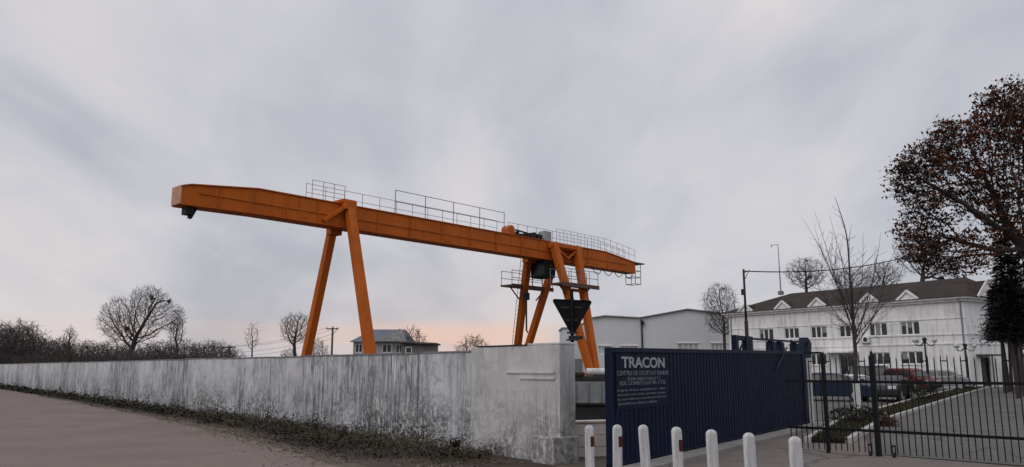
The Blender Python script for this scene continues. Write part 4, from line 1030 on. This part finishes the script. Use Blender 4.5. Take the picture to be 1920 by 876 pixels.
px_tree('bare_tree', 'big round-crowned leafless tree with a leaning trunk behind the wall', 'tree', 11, 226, 250, 648, 98,
        [(222, 600, 36, 42, 1.1), (278, 570, 38, 34, 1.2), (322, 598, 24, 28, .6), (250, 615, 50, 30, .8)], 4200, .30, mc='twig_red', r0=.34, tipr=.012, twl=.6)
px_tree('bare_tree', 'small leafless tree with an uneven crown left of the nearest crane leg', 'tree', 5, 556, 552, 650, 104,
        [(548, 612, 22, 24, 1), (566, 606, 16, 18, .6), (553, 632, 24, 12, .5)], 1700, .28, r0=.22, tipr=.012)
px_tree('bare_tree', 'slender pale leafless sapling standing alone left of the crane', 'tree', 7, 474, 473, 650, 104,
        [(473, 630, 14, 26, 1)], 420, .32, mt='twig_red', mc='twig_red', r0=.10, tipr=.012, twigs=1)
px_tree('poplar', 'narrow upright leafless poplar rising from the thicket left of the round tree', 'tree', 21, 130, 130, 655, 100,
        [(130, 636, 13, 22, 1), (131, 622, 6, 10, .3)], 1300, .28, r0=.16)
px_tree('poplar', 'narrow upright leafless poplar just right of the round-crowned tree', 'tree', 22, 332, 332, 655, 104,
        [(331, 622, 14, 38, 1)], 1900, .28, r0=.18)
def bush_mesh(seed, n=1100):
    rg = random.Random(seed)
    lob = [((rg.uniform(-.5, .5), rg.uniform(-.4, .4), 2.4), (1.5, 1.4, 1.7), 1), ((rg.uniform(-1.1, 1.1), 0, 1.5), (1.3, 1.1, 1.2), .7)]
    return grow_tree(seed, Vector((0, 0, -.1)), Vector((0, 0, .35)), lob, n, .2, tipr=.011, r0=.07, twigs=2, twl=.45)[0]
protos = [None] * 4
bx = [(8, 597, 98, 0), (40, 606, 94, 1), (75, 630, 100, 2), (103, 634, 106, 3), (152, 636, 102, 0), (178, 640, 106, 2), (205, 634, 98, 1), (300, 636, 100, 3), (345, 634, 98, 2), (376, 636, 108, 0), (400, 638, 102, 1), (-25, 600, 104, 3), (60, 624, 116, 1), (120, 632, 116, 0), (240, 642, 110, 3), (270, 640, 112, 2), (318, 642, 94, 1), (22, 610, 112, 2), (190, 642, 94, 3), (360, 642, 92, 0), (90, 642, 92, 1), (140, 644, 92, 2), (225, 646, 92, 0), (285, 646, 92, 1), (412, 648, 96, 2), (435, 652, 110, 3), (-5, 612, 90, 1)]
for px, yt, Y, k in bx:
    lab = 'leafless grey-brown shrub in the thicket behind the left end of the wall'
    if protos[k] is None: o = protos[k] = tree_obj('shrub', lab, 'shrub', (0, 0, 0), bush_mesh(31 + k), M['bark'], M['twig' if k % 2 else 'twig_red'], 'shrubs of the left thicket', .045)
    else: o = copy_tree(protos[k])
    o.location = place(px, Y); s_ = D(px, yt, Y).z / 4.2; o.scale = (s_ * 1.2, s_ * 1.2, s_); o.rotation_euler.z = rng.uniform(0, 6.28)
for px, yt, Y, lab in ((778, 612, 112, 'leafless shrub rising behind the outbuilding right of the far house'), (888, 627, 108, 'wide leafless shrub against the pink horizon right of the far house'), (598, 634, 98, 'small leafless shrub just right of the nearest crane leg'), (545, 652, 98, 'low dark shrub at the foot of the small uneven tree')):
    o = copy_tree(protos[1 if px != 888 else 2]); o.location = place(px, Y); s_ = D(px, yt, Y).z / 4.2; o.scale = (s_ * (1.6 if px == 888 else .85), s_, s_); o['label'] = lab; del o['group']
# hedge of undergrowth below the thicket: one tangled mass
mb = MB(); rg = random.Random(77)
for _ in range(7000):
    px = rg.uniform(-60, 425); Y = rg.uniform(86, 94); p = D(px, 690, Y); h = rg.uniform(1.6, 4.0) * (1 if px < 395 else .65)
    z0 = rg.uniform(0.6, 3.0); a = rg.uniform(0, 6.28); l = rg.uniform(.4, 1.3)
    mb.tube((p.x, Y, z0), (p.x + math.cos(a) * l * .6, Y + math.sin(a) * l * .6, min(h, z0 + l * 1.2)), .026, .012, 3, False)
mb.build('undergrowth', M['twig'], kind='stuff', fix=False)
# trees on the right
yt_ = G(1612, 787)
def grow(rg, segs, p, d, L, r, lvl, P):
    n = P['seg'][lvl]; r_end = r * (P['taper'] if lvl < P['max'] else .5); q = p.copy(); dd = d.copy()
    for i in range(n):
        dd = (dd + rnd_perp(rg, dd) * P['wander'] + Vector((0, 0, P['up'][lvl]))).normalized(); nx = q + dd * (L / n)
        ra = r + (r_end - r) * i / n; rb = r + (r_end - r) * (i + 1) / n; segs.append((q.copy(), nx.copy(), ra, rb))
        if lvl < P['max'] and (i + 1) / n >= P['start'][lvl]:
            k = P['kids'][lvl] / max(1, n * (1 - P['start'][lvl])); k = int(k) + (1 if rg.random() < k - int(k) else 0)
            for _ in range(k):
                ang = R(rg.uniform(*P['ang'][lvl])); c_ = (dd * math.cos(ang) + rnd_perp(rg, dd) * math.sin(ang)).normalized()
                grow(rg, segs, q.lerp(nx, rg.random()), c_, L * rg.uniform(*P['len'][lvl]) * (1.1 - .4 * (i + 1) / n), max(P['rmin'], rb * P['rr']), lvl + 1, P)
        q = nx
    if lvl < P['max']: grow(rg, segs, q, dd, L * P['len'][lvl][1] * (.68 if lvl == 0 else .9), max(P['rmin'], r_end), lvl + 1, P)
YOUNG = dict(seg=[6, 6, 4, 3], kids=[10, 7, 4], start=[.75, .12, .15], ang=[(18, 46), (24, 55), (25, 60)], len=[(.55, 1.0), (.28, .48), (.35, .6)], up=[0, .07, .04, .02], wander=.07, max=3, rmin=.0055, taper=.55, rr=.42)
rg = random.Random(47); segs = []
grow(rg, segs, Vector((0, 0, -.1)), Vector((.01, 0, 1)).normalized(), 3.4, .09, 0, YOUNG)
k = D(1585, 372, yt_.y).z / max(q[1].z for q in segs); segs = [(a * k, b * k, ra, rb) for a, b, ra, rb in segs]
yt = tree_obj('young_tree', 'slim leafless young tree with whitewashed trunk in front of the white building', 'tree', (yt_.x, yt_.y, 0), segs, M['bark'], M['twig'], None, .04)
mb = MB(); mb.tube((0, 0, 0), (-.015, 0, 1.15), .135, .12, 12, False); mb.build('limewash_band', M['limewash'], yt, smooth=True)
px_tree('bare_tree', 'round leafless tree between the grey warehouse and the white building', 'tree', 61, 1362, 1358, 628, 96,
        [(1350, 568, 34, 36, 1), (1360, 600, 38, 30, .8)], 2400, .3, r0=.18, tipr=.012)
px_tree('bare_tree', 'leafless tree behind the white building roof next to the antenna mast', 'tree', 62, 1512, 1512, 545, 104,
        [(1512, 512, 38, 30, 1)], 1500, .34, r0=.2, tipr=.014)
px_tree('bare_tree', 'low leafless tree behind the roof directly behind the young tree', 'tree', 64, 1592, 1592, 560, 110,
        [(1595, 525, 36, 22, 1)], 1100, .34, r0=.18, tipr=.013)
px_tree('bare_tree', 'low leafless tree behind the roof just right of the young tree', 'tree', 65, 1655, 1655, 555, 106,
        [(1655, 515, 34, 24, 1)], 1100, .34, r0=.18, tipr=.013)
px_tree('bare_tree', 'tall leafless tree behind the roof at the oak crown edge', 'tree', 63, 1730, 1728, 540, 100,
        [(1722, 470, 46, 46, 1), (1760, 500, 40, 30, .5)], 2000, .34, r0=.3, tipr=.013)
# the oak
OY = 31.0
oak, segs, tips = px_tree('oak_tree', 'large oak holding dark and rusty autumn leaves at the right edge', 'tree', 83, 1985, 1950, 500, OY,
        [(1716, 345, 50, 66, 1.1, -.5), (1740, 425, 44, 44, .6, .4), (1800, 275, 56, 56, 1.2, .3), (1876, 225, 56, 62, 1.1, -.4), (1935, 240, 50, 80, .8, .6), (1850, 360, 66, 66, 1.0, 0), (1800, 475, 64, 40, .6, .3), (1930, 400, 70, 90, 1.0, 0), (1985, 330, 60, 110, .5, 0), (1740, 470, 40, 28, .3, .2)],
        7500, .20, r0=.36, tipr=.007, twigs=1, twl=.34, mc='bark', depth=1.2, thick=.06)
print('oak tips', len(tips))
mb = MB(); rg = random.Random(5)
for b in tips:
    t_ = math.sin(b.x * 1.9 + 1) * math.sin(b.z * 1.7) + math.sin(b.y * 2.1 + b.x)      # foliage hangs on in drifts
    if rg.random() < (.05 if t_ > -.1 else .30): continue
    leaves(mb, rg, b, rg.randint(3, 7), (.12, .12), .078, .0, 1.0)
    if rg.random() < .45: leaves(mb, rg, b + Vector((rg.gauss(0, .1), rg.gauss(0, .1), rg.gauss(0, .1))), 3, (.08, .08), .065, .08, 1.0)
mb.build('foliage', M['oakleaf'], oak, fix=False)
# dark conifers behind
def conifer(seed, h, base, rad):
    rg = random.Random(seed); tr = MB(); fo = MB()
    tr.tube((0, 0, -.1), (rg.uniform(-.3, .3), 0, h * .97), .13, .03, 8)
    z = base
    while z < h - .2:
        t = (z - base) / (h - base); rr = rad * (1 - t) ** .75 + .12
        for k in range(9):
            a = rg.uniform(0, 6.283); l = rr * rg.uniform(.6, 1.1); dr = rg.uniform(.1, .4)
            tip = Vector((math.cos(a) * l, math.sin(a) * l, z - dr * l)); st = Vector((0, 0, z))
            n = max(3, int(l / .18))
            for i in range(n):
                p = st.lerp(tip, (i + .6) / n); s_ = .26 * (1.15 - .5 * i / n)
                for _ in range(3):
                    d = Vector((math.cos(a) + rg.uniform(-.8, .8), math.sin(a) + rg.uniform(-.8, .8), rg.uniform(-.6, .25))).normalized(); b = d.cross(Vector((rg.uniform(-.5, .5), rg.uniform(-.5, .5), 1))).normalized()
                    fo.add([p, p + d * s_ + b * s_ * .22, p + d * s_ * 1.5, p + d * s_ - b * s_ * .22], [(0, 1, 2, 3)])
        z += .17
    return tr, fo
cons = [(1904, 440, 43, 'dark conifer with drooping crown right of the white building corner', 3.4, 1), (1915, 470, 46, 'dark conifer at the right edge behind the gate leaf', 3.5, 2), (1945, 450, 50, 'dark conifer half out of frame beside the right edge', 3.2, 3)]
for px, ytop, Y, lab, bz, sd_ in cons:
    h = D(px, ytop, Y).z; p = place(px, Y); th = thing('conifer', lab, 'tree', p, 0, 'dark conifers right of the building')
    tr, fo = conifer(sd_, h, bz, 1.25); tr.build('trunk', M['bark'], th); fo.build('crown', M['needle'], th, fix=False)
# row of thin trunks whose crowns run together above
for k, px in enumerate((1880, 1888, 1893, 1902, 1909, 1917, 1926)):
    Y = 52 + (k % 3) * 2.2; h = 7.2 + (k % 2) * .6; p = place(px, Y)
    th = thing('conifer', 'thin bare-stemmed conifer in the row behind the yard at right edge', 'tree', p, 0, 'thin conifers in the back row')
    tr, fo = conifer(20 + k, h, 3.8, 1.3); tr.build('trunk', M['bark'], th); fo.build('crown', M['needle'], th, fix=False)
th = thing('boundary_fence', 'pale concrete fence behind the row of thin conifer trunks', 'fence', (41, 62, 0), 0)
mb = MB(); mb.b2(.5, 22, 0, .14, 0, 2.15); mb.build('panels', M['white_bldg'], th)
# shrubs in the strip and round the young tree
def leafy(px, py, label, h, rad, mat='ivy', seed=1):
    p = G(px, py); th = thing('shrub', label, 'shrub', (p.x, p.y, 0)); rg = random.Random(seed)
    st = MB()
    for _ in range(22):
        a = rg.uniform(0, 6.28); st.tube((0, 0, 0), (math.cos(a) * rad * .7, math.sin(a) * rad * .7, h * rg.uniform(.5, 1)), .012, .005, 3, False)
    st.build('stems', M['bark'], th, fix=False)
    fo = MB()
    for _ in range(int(420 * rad * 2)):
        a = rg.uniform(0, 6.28); q = rad * math.sqrt(rg.random()); z = h * (rg.random() ** .8) * (1 - .45 * (q / rad) ** 2)
        leaves(fo, rg, (math.cos(a) * q, math.sin(a) * q, z), 2, (.05, .05), .05, .03, 1.0)
    fo.build('foliage', M[mat], th, fix=False); return th
leafy(1608, 796, 'low dark shrub round the foot of the young tree', .55, .75, 'ivy', 1)
leafy(1728, 752, 'dark rounded shrub on the planted strip left of the far kerb', 1.25, .8, 'ivy', 2)
leafy(1662, 800, 'small reddish dry shrub beside the thick iron post', .3, .3, 'litter', 3)
for px, py, Yh, hh, lab, sd_ in ((592, 823, 0, .42, 'spindly dark weed standing against the wall, leftmost of three', 4), (641, 832, 0, .38, 'ragged dark weed against the wall near its middle', 5), (853, 856, 0, .36, 'dark weed clump against the wall by the taller end section', 6)):
    p = G(px, py); th = thing('weed', lab, 'weed', (p.x, p.y, 0), 0, 'tall weeds against the wall'); rg = random.Random(sd_)
    st = MB(); fo = MB()
    for k in range(5 if sd_ != 6 else 14):
        a = rg.uniform(0, 6.28); sp_ = .1 if sd_ == 4 else .22; tip = Vector((math.cos(a) * sp_ * rg.random(), math.sin(a) * sp_ * rg.random(), hh * rg.uniform(.6, 1))); st.tube((0, 0, 0), tip, .007, .004, 4, False)
        for t in range(5): leaves(fo, rg, tip * (.45 + .13 * t), 3, (.03, .03), .035, .02, 1.0)
    st.build('stems', M['bark'], th, fix=False); fo.build('foliage', M['ivy'], th, fix=False)
# ------------------------------------------------------------------ street lamps with globes
def street_lamp(px, py, Y, label):
    p = D(px, py, Y); th = thing('street_lamp', label, 'street lamp', (p.x, Y, 0), 0, 'globe street lamps by the car park')
    h = p.z; mb = MB(); mb.lathe([(.14, 0), (.14, .3), (.07, .4), (.055, h - .4), (.1, h - .38), (.1, h - .2), (.16, h - .15), (.14, h), (.03, h + .05)], n=10); mb.build('pole', M['dark_steel'], th)
    for a in (0, math.pi, math.pi / 2 + .3):
        c, s_ = math.cos(a), math.sin(a); mb = MB()
        pts = [(c * .08, s_ * .08, h - .3), (c * .35, s_ * .35, h - .55), (c * .62, s_ * .62, h - .52), (c * .72, s_ * .72, h - .38)]; mb.path(pts, .028, 6); ar = mb.build('arm', M['dark_steel'], th)
        mb = MB(); mb.ball((c * .72, s_ * .72, h - .16), .17, 14, 10); mb.build('globe', M['white_globe'], ar, smooth=True)
street_lamp(1733, 634, 56, 'globe street lamp with curled arms before the right ground floor window')
street_lamp(1809, 645, 61, 'globe street lamp with curled arms at the right corner of the white building')
# ------------------------------------------------------------------ cars
def car(label, paint, loc, rz, L=4.1, Wd=1.72, Ht=1.48, kind='hatch'):
    th = thing('parked_car', label, 'car', loc, rz, 'cars parked by the white building')
    hl = L / 2
    if kind == 'hatch': prof = [(-hl, .35), (-hl - .0, .62), (-hl + .08, .92), (-hl + .35, .98), (-.9 + .0, Ht - .03) if False else (-hl + .62, Ht - .1), (-hl + 1.0, Ht), (.35, Ht - .02), (.7, Ht - .14), (1.25, .98), (hl - .25, .82), (hl, .62), (hl, .35)]
    elif kind == 'suv': prof = [(-hl, .45), (-hl, .8), (-hl + .06, 1.1), (-hl + .22, Ht - .1), (-hl + .6, Ht), (.45, Ht - .02), (.75, Ht - .12), (1.2, 1.12), (hl - .2, 1.0), (hl, .8), (hl, .45)]
    else: prof = [(-hl, .38), (-hl, .7), (-hl + .06, .96), (-hl + .7, 1.0), (-hl + 1.25, Ht - .06), (-hl + 1.6, Ht), (.25, Ht - .02), (.55, Ht - .1), (1.15, .95), (hl - .2, .8), (hl, .62), (hl, .38)]
    belt = 1.0 if kind != 'suv' else 1.1
    # cross-sections: lower body full width, cabin tucked in
    def half(z): return Wd / 2 * (.96 if z < .5 else 1.0) if z <= belt else Wd / 2 * (1 - .20 * (z - belt) / (Ht - belt))
    n = len(prof); mb = MB(); vs = []
    bot = [(x, .24) for x in (-hl + .1, hl - .1)]
    ring = [bot[0]] + prof + [bot[1]]
    for x, z in ring: vs.append((x, -half(z), z))
    for x, z in ring: vs.append((x, half(z), z))
    m = len(ring); fs = [(i, (i + 1) % m, m + (i + 1) % m, m + i) for i in range(m)] + [tuple(range(m)), tuple(reversed(range(m, 2 * m)))]
    mb.add(vs, fs); body = mb.build('body', paint, th, bevel=.05)
    # glass bands set just proud
    zt0 = Ht - .13; gl = M['glass']
    def side_glass(s_):
        zl, zh = belt + .03, zt0
        xl = [p for p in prof]
        # find x of cabin front/back at two heights
        def xr(z, front):
            c = None
            for (xa, za), (xb, zb_) in zip(prof, prof[1:]):
                if (za - z) * (zb_ - z) <= 0 and abs(zb_ - za) > 1e-6:
                    x = xa + (xb - xa) * (z - za) / (zb_ - za)
                    if front: c = x if c is None or x > c else c
                    else: c = x if c is None or x < c else c
            return c if c is not None else 0
        a, b, c, d = xr(zl, 0) + .12, xr(zl, 1) - .12, xr(zh, 1) - .08, xr(zh, 0) + .1
        g = MB(); y0, y1 = half(zl) + .004, half(zh) + .004
        for (u0, u1) in ((0, .46), (.50, 1.0)):
            g.add([(a + (b - a) * u0, s_ * y0, zl), (a + (b - a) * u1, s_ * y0, zl), (d + (c - d) * u1, s_ * y1, zh), (d + (c - d) * u0, s_ * y1, zh)], [(0, 1, 2, 3)])
        g.build('side_window', gl, th)
    side_glass(1); side_glass(-1)
    def end_glass(front, name):
        pts = []
        segs_ = list(zip(prof, prof[1:]))
        best = None
        for (xa, za), (xb, zb_) in segs_:
            if (xa > 0) == front and abs(zb_ - za) > .25 and max(za, zb_) > belt + .2: best = ((xa, za), (xb, zb_))
        if not best: return
        (xa, za), (xb, zb_) = best
        if za > zb_: (xa, za), (xb, zb_) = (xb, zb_), (xa, za)
        o = .012 if front else -.012
        lo = (xa + (xb - xa) * .14, za + (zb_ - za) * .14); hi_ = (xa + (xb - xa) * .92, za + (zb_ - za) * .92)
        g = MB(); g.add([(lo[0] + o, -half(lo[1]) + .1, lo[1] + .01), (lo[0] + o, half(lo[1]) - .1, lo[1] + .01), (hi_[0] + o, half(hi_[1]) - .1, hi_[1] + .01), (hi_[0] + o, -half(hi_[1]) + .1, hi_[1] + .01)], [(0, 1, 2, 3)]); g.build(name, gl, th)
    end_glass(True, 'windscreen'); end_glass(False, 'rear_window')
    for x in (-hl + .78, hl - .82):
        for s_ in (-1, 1):
            g = MB(); g.tube((x, s_ * (Wd / 2 - .2), .31), (x, s_ * (Wd / 2 + .012), .31), .31, n=20); wo = g.build('wheel', M['tyre'], th)
            g = MB(); g.tube((x, s_ * (Wd / 2 + .013), .31), (x, s_ * (Wd / 2 + .022), .31), .19, n=14); g.build('rim', M['rim'], wo)
    for s_ in (-1, 1):
        g = MB(); g.box((hl - .06, s_ * (Wd / 2 - .27), .70), (.16, .36, .15)); g.build('headlight', M['lamp_glass'], th, bevel=.02)
        g = MB(); g.box((-hl + .03, s_ * (Wd / 2 - .2), .82), (.12, .28, .2)); g.build('tail_light', M['tail_glass'], th, bevel=.02)
        g = MB(); g.box((.85, s_ * (Wd / 2 + .08), belt + .03), (.1, .2, .13)); g.build('mirror', paint, th, bevel=.02)
    g = MB(); g.box((hl - .02, 0, .42), (.14, Wd * .94, .2)); g.build('bumper', M['tyre'], th, bevel=.03)
    g = MB(); g.box((-hl + .02, 0, .45), (.14, Wd * .94, .2)); g.build('bumper', M['tyre'], th, bevel=.03)
    return th
def paint(name, c):
    t = NT(name); t.color(t.ramp(t.noise(1.5, 4, .6, 0, t.coord()), 0, [(.3, tuple(x * .85 for x in c)), (.7, c)])); t.set(Roughness=.45); t.bs.inputs['Specular IOR Level'].default_value = .3; t.bs.inputs['Coat Weight'].default_value = .1; return t.m
p_red, p_blue, p_white, p_silver, p_grey = paint('dark_red_car_paint', (.12, .014, .013)), paint('dark_blue_car_paint', (.008, .018, .042)), paint('white_car_paint', (.62, .63, .65)), paint('silver_car_paint', (.26, .27, .28)), paint('slate_car_paint', (.010, .014, .02))
def cp_(px, Y): p = D(px, 700, Y); return (p.x, Y, .016)
car('dark red hatchback parked facing the yard between the blue and silver cars', p_red, cp_(1702, 56), R(-62), 3.9, 1.7, 1.62)
car('silver hatchback parked in front of the right globe lamp', p_silver, cp_(1768, 60), R(-35), 4.0, 1.7, 1.5)
car('tall dark blue car parked under the young tree behind the white car', p_blue, cp_(1644, 60), R(-20), 4.3, 1.8, 1.80, 'suv')
car('white low car parked in front of the tall dark blue car', p_white, cp_(1605, 54), R(-8), 4.4, 1.72, 1.2, 'sedan')
car('dark blue sedan parked nearest the gate, left of the young tree', p_blue, cp_(1556, 40), R(-35), 4.3, 1.72, 1.4, 'sedan')
car('slate grey sedan parked beside the planted strip right of the young tree', p_grey, cp_(1660, 40), R(-125), 4.2, 1.72, 1.25, 'sedan')
# low white fence panel by the cars
